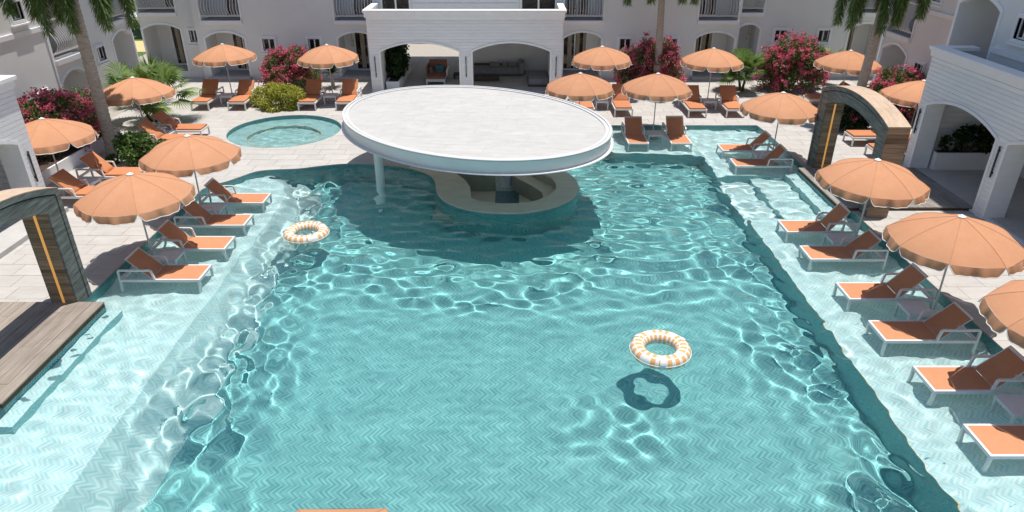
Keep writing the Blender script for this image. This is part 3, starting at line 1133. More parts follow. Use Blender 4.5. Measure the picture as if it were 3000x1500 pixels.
arch_trim(xl2, lw, LA2)
recess(xl2, lw, LA2, 1.6)
balcony(xl2, lw, *LB2, 3.5, 5.9, (36.3, 37.7))
small_window(xl2, lw, *LW2)

# --- right wing (faces left), plane 18.85
XRW = 18.85
rw = thing('hotel_wing', 'shaded grey hotel wing on the right with tall arched loggia', 'building', (XRW, 24, 0))
xr = lambda u, w, z: (w, u - 24, z)
RA1, RB1 = (33.68, 36.0, 0.12, 2.3, 2.65), (33.7, 36.0)
RLOG = (24.1, 26.42, 3.6, 5.66, 6.0)
RWF = [(22.35, 23.22, 4.88, 5.78), (17.2, 18.1, 4.88, 5.78)]
RWN = [(31.92, 32.85, 1.45, 2.38), (31.92, 32.82, 4.84, 5.72)]
mb = MB(xr)
facade(mb, 26.6, 36.2, 0, 9.6, [RA1, (*RB1, 3.16, 5.7, 5.7)] + [(a + 0.1, b - 0.1, c + 0.1, d - 0.1, d - 0.1) for a, b, c, d in RWN])
mb.quad((36.2, 0, 0), (36.2, 3.4, 0), (36.2, 3.4, 9.6), (36.2, 0, 9.6))
mb.quad((26.6, 0, 9.6), (36.2, 0, 9.6), (36.2, 8, 9.6), (26.6, 8, 9.6))
mb.build('wall', 'stucco', rw)
arch_trim(xr, rw, RA1)
recess(xr, rw, RA1, 1.6)
balcony(xr, rw, *RB1, 3.16, 5.7, (34.0, 35.4))
for a, b, c, d in RWN:
    small_window(xr, rw, a, b, c, d)
mb = MB(xr)
mb.box(26.65, 33.5, -0.10, -0.002, 4.40, 4.59)
mb.build('cornice', 'trim', rw, bevel=0.012)
mb = MB(xr)
mb.box(36.1, 36.2, -0.07, -0.003, 0, 9.5)
mb.build('pilaster', 'trim', rw)

# the nearer half stands forward over the boarded pavilion; unseen height above is added to shade the parapet cap
XRF = 16.25
xf2 = lambda u, w, z: (XRF - XRW + w, u - 24, z)
mb = MB(xf2)
facade(mb, 4, 26.6, 3.3, 18.5, [RLOG] + [(a + 0.1, b - 0.1, c + 0.1, d - 0.1, d - 0.1) for a, b, c, d in RWF])
mb.quad((26.6, 0, 0), (26.6, 2.6, 0), (26.6, 2.6, 18.5), (26.6, 0, 18.5))
mb.quad((4, 0, 18.5), (26.6, 0, 18.5), (26.6, 8, 18.5), (4, 8, 18.5))
mb.quad((26.6, 2.6, 9.6), (26.6, 8, 9.6), (26.6, 8, 18.5), (26.6, 2.6, 18.5))
mb.build('wall', 'stucco', rw)
arch_trim(xf2, rw, RLOG, 0.12)
recess(xf2, rw, RLOG, 1.9, 'shadefloor', 'loggia')
for a, b, c, d in RWF:
    small_window(xf2, rw, a, b, c, d)
mb = MB(xf2)
mb.box(4, 23.93, -0.09, -0.002, 4.40, 4.59)
mb.build('cornice', 'trim', rw, bevel=0.012)

# --- white boarded pavilion in the centre of the back (plane 36.21)
YP = 36.21
pav = thing('pavilion', 'white boarded pavilion with twin arches behind the round bar roof', 'building', (-2.38, YP, 0))
xp = lambda u, w, z: (u + 2.38, w, z)
PA = [(-6.73, -2.72, 0.0, 2.07, 2.5), (-2.02, 1.95, 0.0, 2.07, 2.5)]
mb = MB(xp)
facade(mb, -7.30, 2.56, 0, 3.9, PA, 0.004, 0.30)
mb.quad((-7.30, 0.004, 0), (-7.30, 3.0, 0), (-7.30, 3.0, 3.9), (-7.30, 0.004, 3.9))
mb.quad((2.56, 0.004, 0), (2.56, 3.0, 0), (2.56, 3.0, 3.9), (2.56, 0.004, 3.9))
mb.build('wall', 'board', pav)
boards(xp, pav, -7.32, 2.575, 0.0, 3.74, 0.1496, PA)
for op in PA:
    arch_trim(xp, pav, op, 0.10, 0.05)
mb = MB(xp)
mb.box(-7.40, 2.66, -0.08, 0.30, 3.74, 3.98)
mb.box(-7.46, 2.72, -0.14, 0.34, 3.982, 4.10)
for u0 in (-7.46, 2.38):
    mb.box(u0, u0 + 0.34, 0.342, 3.0, 3.982, 4.099)
    mb.box(u0 + 0.06, u0 + 0.28, 0.342, 3.0, 3.4, 3.98)
mb.build('parapet_cap', 'trim', pav, bevel=0.012)
mb = MB(xp)
mb.quad((-7.2, 0.3, 3.3), (2.46, 0.3, 3.3), (2.46, 3.0, 3.3), (-7.2, 3.0, 3.3))
mb.build('roof_terrace', 'stone', pav)
# inside: passage and lounge
mb = MB(xp)
mb.quad((-6.75, 0.30, 3.05), (2.0, 0.30, 3.05), (2.0, 9.5, 3.05), (-6.75, 9.5, 3.05))
mb.quad((-6.75, 0.30, 0), (-6.75, 9.5, 0), (-6.75, 9.5, 3.05), (-6.75, 0.30, 3.05))
mb.quad((2.0, 0.30, 0), (2.0, 5.2, 0), (2.0, 5.2, 3.05), (2.0, 0.30, 3.05))
mb.quad((-2.4, 5.2, 0), (2.0, 5.2, 0), (2.0, 5.2, 3.05), (-2.4, 5.2, 3.05))
mb.quad((-2.4, 5.2, 0), (-2.4, 11, 0), (-2.4, 11, 3.05), (-2.4, 5.2, 3.05))
mb.build('interior', 'white', pav)
ti = MB(xp)
for i in range(9):
    for jj_ in range(9):
        u0_, w0_ = -6.74 + i * 0.972, -0.1 + jj_ * 1.05
        ti.box(u0_ + 0.006, u0_ + 0.966, w0_ + 0.006, w0_ + 1.044, -0.01, 0.012)
f_ = ti.build('floor_tiles', 'stone', pav)
f_['kind'] = 'stuff'
mb = MB(xp)
mb.box(-2.3, -2.0, 4.9, 5.195, 2.55, 2.75)
mb.box(0.62, 0.95, 5.12, 5.19, 1.7, 2.4)
mb.build('niche', 'olive', pav)
wall_light(lambda u, w, z: (u, YP + w, z), 'slim black wall lamp on the left pier of the twin-arched pavilion', -7.04, 0.78, 1.84, 0)
wall_light(lambda u, w, z: (u, YP + w, z), 'slim black wall lamp on the middle pier of the twin-arched pavilion', -2.37, 0.78, 1.84, 0)
wall_light(lambda u, w, z: (u, YP + w, z), 'slim black wall lamp on the right pier of the twin-arched pavilion', 2.27, 0.78, 1.84, 0)

# --- boarded side pavilions
def side_pavilion(X, sgn, y0, y1, arches, zc, floor_z, label, fx):
    """sgn +1 faces left (body to the right), -1 faces right"""
    o = thing('side_pavilion', label, 'building', (X, (y0 + y1) / 2, 0))
    yc = (y0 + y1) / 2
    xf = lambda u, w, z: (sgn * w, u - yc, z)
    m_ = MB(xf)
    facade(m_, y0, y1, 0, zc - 0.15, arches, 0.004, 0.62)
    m_.quad((y1, 0.004, 0), (y1, 3.6, 0), (y1, 3.6, zc - 0.15), (y1, 0.004, zc - 0.15))
    m_.quad((y0, 0.004, 0), (y0, 3.6, 0), (y0, 3.6, zc - 0.15), (y0, 0.004, zc - 0.15))
    m_.build('wall', 'board', o)
    boards(xf, o, y0, y1, 0.0, zc - 0.33, 0.145, arches)
    for op in arches:
        arch_trim(xf, o, op, 0.10, 0.05)
    m_ = MB(xf)
    m_.box(y0, y1 + 0.08, -0.07, 0.32, zc - 0.33, zc - 0.125)
    m_.box(y0, y1 + 0.14, -0.14, 0.38, zc - 0.122, zc)
    m_.box(y1 - 0.3, y1 + 0.139, 0.382, 1.39 if sgn > 0 else 3.6, zc - 0.122, zc - 0.001)
    m_.build('parapet_cap', 'trim', o, bevel=0.012)
    m_ = MB(xf)
    m_.quad((y0, 0.3, 3.29), (y1, 0.3, 3.29), (y1, 3.6, 3.29), (y0, 3.6, 3.29))
    m_.build('roof_terrace', 'stone', o)
    m_ = MB(xf)
    m_.quad((y0, 0.62, 3.1), (y1 - 0.05, 0.62, 3.1), (y1 - 0.05, 3.5, 3.1), (y0, 3.5, 3.1))
    m_.quad((y0, 3.5, 0), (y1 - 0.05, 3.5, 0), (y1 - 0.05, 3.5, 3.1), (y0, 3.5, 3.1))
    m_.build('interior', 'white', o)
    xi = lambda u, w, z: (sgn * u, w - yc, z)
    boards(xi, o, 0.62, 3.5, floor_z, 3.05, 0.2, [], y1 - 0.06)
    m_ = MB(xf)
    m_.box(y0, y1 - 0.1, fx, 3.49, 0.0, floor_z)
    m_.build('floor', 'roofstone', o, bevel=0.012)
    return o
rsp = side_pavilion(14.85, 1, 11.6, 24.9, [(20.45, 24.40, 0.06, 2.47, 2.87), (15.9, 19.86, 0.06, 2.47, 2.87)], 4.43, 0.10, 'white boarded pavilion with big arches on the right beside the timber deck', 0.18)
lsp = side_pavilion(-15.0, -1, 7.6, 20.75, [(16.2, 20.12, 0.1, 2.4, 2.8), (11.6, 15.5, 0.1, 2.4, 2.8)], 4.32, 0.15, 'white boarded pavilion corner at the left edge beside the wooden arch', -0.6)
wall_light(lambda u, w, z: (14.85 + w, u, z), 'slim black wall lamp on the far pier of the right-hand boarded pavilion', 24.68, 1.35, 2.27, 0)
wall_light(lambda u, w, z: (14.85 + w, u, z), 'slim black wall lamp between the two arches of the right-hand boarded pavilion', 20.13, 1.35, 2.35, 0)
wall_light(lambda u, w, z: (-15.0 - w, u, z), 'slim black wall lamp on the boarded pavilion corner at the left edge', 20.42, 1.1, 2.1, 0)

# ------------------------------------------------------------------ the bar: sunken pit with curved counter, round roof
bar = thing('swim_up_bar', 'curved travertine bar counter with sunken pit under the oval roof', 'bar', (0, 22, 0))
xo = lambda x, y, z: (x, y - 22, z)
bar_out = [p for p in wave if p[0] > -4.5 and (p[1] < 26)]
bar_out = [p for p in wave if -4.2 < p[0] and p[1] < 25.9 and not (p[0] < -3 and p[1] > 24.75)]
outer = bar_out + [(0.9, 26.9), (-1.0, 27.2), (-3.2, 26.6)]
outer = [(p[0], p[1]) for p in outer]
ov_, of_, orf_ = cdt_faces([outer, PIT])
top = [f for f, r_ in zip(of_, orf_) if r_ == [0]]
cnt = set()
for f in top:
    for k in range(3):
        cnt.add((f[k], f[(k + 1) % 3]))
mb = MB(xo)
nn = len(ov_)
mb.add([(p.x, p.y, 0.028) for p in ov_] + [(p.x, p.y, -0.04) for p in ov_], top + [(a, a + nn, b + nn, b) for (a, b) in cnt if (b, a) not in cnt])
mb.build('counter', 'bar', bar)
mb = MB(xo)
np_ = len(PIT)
for i in range(np_):
    a, b = PIT[i], PIT[(i + 1) % np_]
    mb.quad((*a, -0.038), (*b, -0.038), (*b, -0.95), (*a, -0.95))
mb.build('pit_wall', 'olive', bar)
bench = spline([(1.56, 22.84), (1.44, 23.55), (1.06, 24.15), (0.6, 24.9), (0.4, 26.3)], 3) + [(0.0, 24.75), (0.26, 24.28), (0.74, 23.6), (1.06, 22.98), (1.1, 22.64), (1.04, 22.2), (1.3, 22.05), (1.5, 22.4)]
ov_, of_, _ = cdt_faces([bench])
mb = MB(xo)
mb.add([(p.x, p.y, -0.30) for p in ov_], of_)
mb.build('bench_top', 'bar', bar)
mb = MB(xo)
for a, b in zip(bench[12:-3], bench[13:-2]):
    mb.quad((*a, -0.30), (*b, -0.30), (*b, -0.95), (*a, -0.95))
mb.build('bench_front', 'olive', bar)
mb = MB(xo)
mb.quad((-2.6, 21.0, -0.9), (1.7, 21.0, -0.9), (1.7, 27.0, -0.9), (-2.6, 27.0, -0.9))
mb.build('pit_floor', 'bar', bar)
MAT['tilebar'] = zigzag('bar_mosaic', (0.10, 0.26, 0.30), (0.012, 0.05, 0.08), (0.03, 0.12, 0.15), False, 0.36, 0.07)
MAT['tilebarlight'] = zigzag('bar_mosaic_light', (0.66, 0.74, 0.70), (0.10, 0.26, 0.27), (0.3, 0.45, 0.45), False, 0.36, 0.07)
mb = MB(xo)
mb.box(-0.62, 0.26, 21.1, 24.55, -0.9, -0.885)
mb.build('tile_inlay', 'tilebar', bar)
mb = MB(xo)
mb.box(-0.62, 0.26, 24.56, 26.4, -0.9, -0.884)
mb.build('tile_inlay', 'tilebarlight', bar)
mb = MB(xo)
mb.box(-2.1, -0.63, 24.56, 24.95, -0.89, 0.02)
mb.build('back_counter', 'olive', bar)

roof = thing('bar_roof', 'big white oval bar roof on round columns over the pool', 'canopy roof', (-1.38, 23.57, 0))
ZR = 2.30
def ell(s=0.0, k=128):
    a, b, ph = 5.2 + s, 3.98 + s, R(138)
    return [((a * math.cos(t) * math.cos(ph) - b * math.sin(t) * math.sin(ph)), (a * math.cos(t) * math.sin(ph) + b * math.sin(t) * math.cos(ph))) for t in np.linspace(0, 2 * PI, k + 1)[:-1]]
def band(rings, name, mat, parent, closed_in=False):
    m_ = MB()
    k = len(rings[0][0])
    vs = [(p[0], p[1], z) for ring, z in rings for p in ring]
    fs = []
    for i in range(len(rings) - 1):
        for q_ in range(k):
            r_ = (q_ + 1) % k
            fs.append((i * k + q_, i * k + r_, (i + 1) * k + r_, (i + 1) * k + q_))
    m_.add(vs, fs)
    return m_.build(name, mat, parent, smooth=35)
band([(ell(-0.24), ZR - 0.06), (ell(-0.235), ZR - 0.016), (ell(-0.13), ZR - 0.014), (ell(-0.125), ZR - 0.035), (ell(-0.10), ZR - 0.035), (ell(-0.095), ZR), (ell(-0.012), ZR), (ell(0.0), ZR - 0.012), (ell(0.0), ZR - 0.05), (ell(-0.03), ZR - 0.06)], 'rim', 'rimpaint', roof)
band([(ell(-0.028), ZR - 0.058), (ell(-0.05), ZR - 0.40), (ell(-0.06), ZR - 0.415)], 'fascia', 'white', roof)
band([(ell(-0.07), ZR - 0.40), (ell(0.055), ZR - 0.43), (ell(0.06), ZR - 0.455), (ell(-0.04), ZR - 0.47), (ell(-2.0), ZR - 0.47)], 'drip_edge', 'metal', roof)
mb = MB()
mb.add([(p[0], p[1], ZR - 0.47) for p in ell(-1.99)], [tuple(range(128))])
mb.build('soffit', 'white', roof)
# stone deck on the roof, laid as separate slabs
el_in = ell(-0.235, 64)
slabs = []
y = -5.4
j = 0
while y < 5.4:
    x = -5.6 - (j % 2) * 0.6
    while x < 5.6:
        slabs.append([(px * math.cos(R(-8)) - py * math.sin(R(-8)), px * math.sin(R(-8)) + py * math.cos(R(-8))) for px, py in rect(x + 0.0015, x + 1.1985, y + 0.0015, y + 0.5985)])
        x += 1.2
    y += 0.6
    j += 1
ns = len(slabs)
ov, of, orf = cdt_faces(slabs + [el_in])
per2 = {}
for f, r_ in zip(of, orf):
    if len(r_) == 2 and ns in r_:
        per2.setdefault(min(r_), []).append(f)
for k, tris in per2.items():
    m_ = MB()
    tile_mesh(m_, tris, ZR - 0.05 + random.uniform(-0.0007, 0.0007), ZR - 0.061, (0, 0))
    m_.build('slab', 'roofstone', roof)
mb = MB()
mb.add([(p[0], p[1], ZR - 0.056) for p in ell(-0.22)], [tuple(range(128))])
mb.build('roof_bed', 'roofstone', roof)
for (cx, cy, zb) in ((-4.67, 23.02, -1.7), (-0.16, 25.05, -0.88), (1.2, 27.3, 0.0), (-3.2, 26.9, 0.0)):
    mb = MB()
    prof = [(0.20, zb), (0.20, zb + 0.02), (0.155, zb + 0.05), (0.155, ZR - 0.5), (0.17, ZR - 0.47)]
    mb.lathe(prof, 20, 0, cx + 1.38, cy - 23.57)
    mb.build('column', 'white', roof, smooth=30)

# ------------------------------------------------------------------ timber decks and arches
def deck(name_label, x0, x1, y0, y1, mat, pw, seed):
    o = thing('timber_deck', name_label, 'deck', ((x0 + x1) / 2, (y0 + y1) / 2, 0))
    ox, oy = (x0 + x1) / 2, (y0 + y1) / 2
    rr_ = random.Random(seed)
    nrow = int(round((x1 - x0) / pw))
    w_ = (x1 - x0) / nrow
    for i in range(nrow):
        ys = y0
        first = True
        while ys < y1 - 0.01:
            L_ = rr_.uniform(1.4, 2.6) if not first else rr_.uniform(0.6, 2.4)
            first = False
            ye = min(ys + L_, y1)
            if y1 - ye < 0.4:
                ye = y1
            m_ = MB()
            dz = rr_.uniform(-0.002, 0.002)
            m_.box(x0 + i * w_ + 0.004 - ox, x0 + (i + 1) * w_ - 0.004 - ox, ys + 0.003 - oy, ye - 0.003 - oy, 0.085, 0.12 + dz)
            m_.build('plank', mat, o, bevel=0.004)
            ys = ye
    m_ = MB()
    m_.box(x0 + 0.01 - ox, x1 - 0.01 - ox, y0 + 0.01 - oy, y1 - 0.01 - oy, -0.012, 0.084)
    m_.build('joist_frame', 'stem', o)
    return o
deck('grey timber deck beside the right-hand pool steps under a parasol', 10.65, 15.0, 20.65, 24.38, 'plankgrey', 0.2, 3)
deck('weathered brown timber deck at the left edge with a shadow across it', -14.3, -10.12, 10.83, 14.73, 'plank', 0.28, 5)
# tiled base below each deck, standing in the pool
for (x0, x1, y0, y1) in ((10.66, 11.4, 20.66, 24.37), (-11.3, -10.13, 10.84, 14.72)):
    mb = MB()
    mb.box(x0, x1, y0, y1, FLOOR_Z, -0.016)
    o = structure(mb.build('deck_plinth', 'tilewall'))
    o.cycles.is_caustics_receiver = True

def wood_arch(label, x0, x1, y0, y1, pool_side):
    """timber arch spanning along y; legs stand past the deck ends"""
    yc, xc = (y0 + y1) / 2, (x0 + x1) / 2
    o = thing('wooden_arch', label, 'arch', (xc, yc, 0))
    hy = (y1 - y0) / 2
    leg, zsp, zap, isp, iap = 0.56, 2.92, 3.36, 2.50, 2.87
    def prof(off, zb=0.0, k=24):
        pts_o, pts_i = [], []
        for i in range(k + 1):
            t = -1 + 2 * i / k
            pts_o.append(((hy - off) * t, arc_z((hy - off) * t, -(hy - off), hy - off, zsp - off * 0.8, zap - off)))
        for i in range(k + 1):
            t = 1 - 2 * i / k
            pts_i.append(((hy - leg) * t, arc_z((hy - leg) * t, -(hy - leg), hy - leg, isp, iap)))
        return pts_o, pts_i
    hx = (x1 - x0) / 2
    # core, set in from the faces so the trim ring and grooves read
    po, pi_ = prof(0.16)
    outl = [(-(hy - 0.16), 0.0)] + po + [(hy - 0.16, 0.0), (hy - leg, 0.0)] + pi_ + [(-(hy - leg), 0.0)]
    m_ = MB()
    m_.prism(outl, 0, -hx + 0.0, hx - 0.0)
    m_.build('inner_panel', 'archgrey', o)
    # outer trim band, separated by a groove
    po1, _ = prof(0.0)
    po2, _ = prof(0.125)
    outl = [(-hy, 0.0)] + po1 + [(hy, 0.0), (hy - 0.125, 0.0)] + po2[::-1] + [(-(hy - 0.125), 0.0)]
    m_ = MB()
    m_.prism(outl, 0, -hx - 0.012, hx + 0.012)
    m_.build('trim_band', 'archgrey', o)
    m_ = MB()
    po3, _ = prof(0.120)
    po4, _ = prof(0.165)
    outl = [(-(hy - 0.12), 0.0)] + po3 + [(hy - 0.12, 0.0), (hy - 0.165, 0.0)] + po4[::-1] + [(-(hy - 0.165), 0.0)]
    m_.prism(outl, 0, -hx + 0.03, hx - 0.03)
    m_.build('groove', 'stem', o)
    # crown boards over the top
    k = 14
    for i in range(k):
        m_ = MB()
        t0, t1 = -1 + 2 * i / k + 0.0004, -1 + 2 * (i + 1) / k - 0.0004
        vs = []
        for t in (t0, t1):
            for dz in (0.004, 0.026):
                for xx in (-hx - 0.014, hx + 0.014):
                    vs.append((xx, hy * t, arc_z(hy * t, -hy, hy, zsp, zap) + dz))
        m_.add(vs, [(0, 1, 3, 2), (4, 6, 7, 5), (2, 3, 7, 6), (0, 4, 5, 1), (0, 2, 6, 4), (1, 5, 7, 3)])
        m_.build('crown_board', 'archtop', o)
    # cladding boards on leg ends and inner faces
    rr_ = random.Random(int(abs(x0) * 10))
    for s in (-1, 1):
        z = 0.125 if s > 0 else 0.0
        zz = 0.002
        while zz < zsp - 0.05:
            h_ = rr_.uniform(0.13, 0.17)
            m_ = MB()
            a, b = sorted((s * hy, s * (hy + 0.018 + rr_.uniform(0, 0.006))))
            m_.box(-hx - 0.005, hx + 0.005, a + 0.0005, b, zz + 0.002, min(zz + h_, zsp) - 0.002)
            m_.build('board', 'archboard', o)
            zz += h_
        zz = 0.002
        while zz < isp - 0.02:
            h_ = rr_.uniform(0.07, 0.12)
            m_ = MB()
            yy = s * (hy - leg)
            a, b = sorted((yy - s * 0.001, yy - s * (0.012 + rr_.uniform(0, 0.01))))
            m_.box(-hx + 0.04, hx - 0.04, a, b, zz + 0.002, min(zz + h_, isp - 0.01) - 0.002)
            m_.build('board', 'archboard', o)
            zz += h_
        m_ = MB()
        yy = s * (hy - leg) - s * 0.024
        a, b = sorted((yy, yy - s * 0.012))
        m_.box(-0.03, 0.03, a, b, 0.05, isp - 0.02)
        m_.build('light_strip', 'led', o)
    return o
wood_arch('weathered wooden arch standing over the grey deck by the right-hand pavilion', 11.27, 11.93, 20.13, 25.1, -1)
wood_arch('weathered wooden arch cut off by the left edge of the photo', -11.43, -10.77, 10.3, 15.28, 1)

# ------------------------------------------------------------------ parasols
def make_umbrella():
    root = thing('parasol', '', 'parasol', (0, 0, 0), 0, 'terracotta parasols around the pool')
    RR, zr, zc = 1.452, 1.95, 2.52
    prof = [(0.045, zc), (0.16, zc - 0.022), (0.35, zc - 0.075), (0.60, zc - 0.155), (0.85, zc - 0.245), (1.08, zc - 0.345), (1.27, zc - 0.445), (1.39, zc - 0.525), (RR, zr)]
    sub = 6
    vs, fs = [], []
    for (r_, z_) in prof:
        for k in range(8):
            for s in range(sub):
                t = s / sub
                a0, a1 = 2 * PI * k / 8, 2 * PI * (k + 1) / 8
                p0 = Vector((math.cos(a0), math.sin(a0))) * r_
                p1 = Vector((math.cos(a1), math.sin(a1))) * r_
                p = p0.lerp(p1, t)
                bulge = math.sin(PI * t)
                f = 1 + 0.016 * bulge * (r_ / RR)
                dz = -0.028 * bulge * (r_ / RR)
                vs.append((p.x * f, p.y * f, z_ + dz))
    n_ = 8 * sub
    for i in range(len(prof) - 1):
        for k in range(n_):
            k2 = (k + 1) % n_
            fs.append((i * n_ + k, i * n_ + k2, (i + 1) * n_ + k2, (i + 1) * n_ + k))
    m_ = MB()
    m_.add(vs, fs)
    cn = m_.build('canopy', 'canopy', root, smooth='all')
    me = cn.data
    ev = np.zeros(len(me.edges) * 2, np.int32)
    me.edges.foreach_get('vertices', ev)
    ev = ev.reshape(-1, 2)
    on = (ev[:, 0] % n_ % sub == 0) & (ev[:, 1] % n_ == ev[:, 0] % n_)
    at = me.attributes.new('sharp_edge', 'BOOLEAN', 'EDGE')
    at.data.foreach_set('value', on)
    # valance: eight flaps with rounded corners
    val, pip, seam = MB(), MB(), MB()
    for k in range(8):
        a0, a1 = 2 * PI * k / 8, 2 * PI * (k + 1) / 8
        p0 = Vector((math.cos(a0), math.sin(a0), 0)) * RR
        p1 = Vector((math.cos(a1), math.sin(a1), 0)) * RR
        outn = ((p0 + p1) / 2).normalized()
        kk = 24
        tv, bv = [], []
        for i in range(kk + 1):
            t = i / kk
            bulge = math.sin(PI * t)
            p = p0.lerp(p1, t) * (1 + 0.022 * bulge)
            z_ = zr - 0.028 * bulge
            edge = min(t, 1 - t)
            drop = 0.205 * min(1.0, (edge / 0.10)) ** 0.6 if edge < 0.10 else 0.205
            drop = max(drop, 0.02)
            fl = 0.06 + 0.026 * math.sin(11 * t + k * 2.1) + 0.020 * math.sin(23 * t + k * 1.3)
            tv.append((p.x, p.y, z_))
            q_ = p0.lerp(p1, 0.5 + (t - 0.5) * 0.985) * (1 + 0.022 * bulge) + outn * fl * (drop / 0.205)
            bv.append((q_.x, q_.y, z_ - drop))
        mid = [tuple((Vector(a) * 0.5 + Vector(b) * 0.5) + outn * 0.012) for a, b in zip(tv, bv)]
        rows = tv + mid + bv
        w_ = kk + 1
        val.add(rows, [(r_ * w_ + i, r_ * w_ + i + 1, (r_ + 1) * w_ + i + 1, (r_ + 1) * w_ + i) for r_ in range(2) for i in range(kk)])
        pip.tube(bv, 0.011, 5)
        seam.tube([(math.cos(a0) * r_, math.sin(a0) * r_, z_ + 0.003) for r_, z_ in prof], 0.006, 4)
    val.build('valance', 'canopy', root, smooth='all')
    pip.build('piping', 'piping', root, smooth=True)
    seam.build('seam', 'canopy', cn, smooth=True)
    m_ = MB()
    m_.tube([(0, 0, 0.0), (0, 0, zc - 0.03)], 0.024, 10)
    m_.build('pole', 'pole', root, smooth=True)
    m_ = MB()
    m_.lathe([(0.001, zc + 0.06), (0.03, zc + 0.055), (0.045, zc + 0.03), (0.085, zc + 0.022), (0.085, zc - 0.005), (0.04, zc - 0.01)], 16)
    m_.build('finial', 'white', root, smooth=True)
    for k in range(8):
        a = 2 * PI * k / 8
        m_ = MB()
        m_.tube([(math.cos(a) * r_, math.sin(a) * r_, z_ - 0.02) for r_, z_ in prof[:-1]], 0.010, 5)
        m_.build('rib', 'pole', root, smooth=True)
    m_ = MB()
    m_.lathe([(0.028, 0.35), (0.04, 0.34), (0.05, 0.06), (0.24, 0.05), (0.26, 0.03), (0.26, 0.0)], 20)
    m_.build('base', 'pole', root, smooth=30)
    return root
UMB = [  # x, y, base z, seam turn, height scale, label
    (-14.12, 34.75, 0.0, 2, 1.06, 'peach parasol over the loungers in front of the leftmost terrace arch of the back block'),
    (-9.02, 34.65, 0.0, 9, 1.06, 'peach parasol between the pink bush and the white twin-arched pavilion'),
    (-15.33, 28.1, 0.0, -7, 1.03, 'peach parasol above the fan palm right of the left palm trunk'),
    (-15.42, 22.2, 0.0, 22, 1.03, 'peach parasol against the pink bougainvillea left of the left palm trunk'),
    (-10.05, 20.62, -0.38, 0, 1.12, 'peach parasol in the pool edge just right of the low green shrub'),
    (-10.11, 17.28, LEDGE_Z, -3, 1.12, 'largest peach parasol on the left, beside the wooden arch'),
    (4.40, 34.2, 0.0, -20, 1.06, 'peach parasol with a palm crown shadow on it, by the pavilion right arch'),
    (2.88, 29.2, 0.0, -19, 1.0, 'peach parasol just behind the right rim of the oval bar roof'),
    (6.13, 29.15, LEDGE_Z, -12, 1.12, 'peach parasol in front of the middle palm trunk'),
    (9.62, 33.75, 0.0, -9, 1.06, 'peach parasol between the two pink bushes at the back right'),
    (15.85, 33.2, 0.0, 0, 1.06, 'peach parasol partly hidden by the right palm trunk'),
    (10.23, 25.97, LEDGE_Z, -3, 1.12, 'peach parasol left of the wooden arch at the far right pool corner'),
    (16.48, 27.87, 0.0, 0, 1.0, 'peach parasol cut off by the corner of the right-hand boarded pavilion'),
    (10.18, 18.45, LEDGE_Z, 2, 1.12, 'peach parasol in front of the grey timber deck on the right'),
    (10.38, 14.49, LEDGE_Z, 2, 1.12, 'large peach parasol cut by the right edge above two loungers'),
    (10.62, 11.1, LEDGE_Z, 10, 1.12, 'nearest peach parasol on the right, mostly outside the right edge'),
    (-2.18, 5.13, 0.02, -0.44, 1.0, 'peach parasol of which only the top shows at the bottom edge'),
]
um0 = make_umbrella()
for i, (x, y, z, turn, hs, lab) in enumerate(UMB):
    o = um0 if i == 0 else copy_tree(um0)
    o.location = (x, y, z)
    o.rotation_euler = (R(random.uniform(-1.3, 1.3)), R(random.uniform(-1.3, 1.3)), math.atan2(-y, -x) + R(turn))
    # poles standing on the pool ledge are longer
    o.scale = (1, 1, 1)
    o['label'] = lab
    for ch in o.children:
        nm = ch.name.split('.')[0]
        lift = (2.54 if hs != 1.0 else 2.52) * 0 + (-z if z < -0.1 else {1.06: 0.17, 1.03: 0.06}.get(hs, 0.0))
        if nm in ('pole',):
            ch.scale = (1, 1, (2.49 + lift) / 2.49)
        elif nm != 'base':
            ch.location = (0, 0, lift)

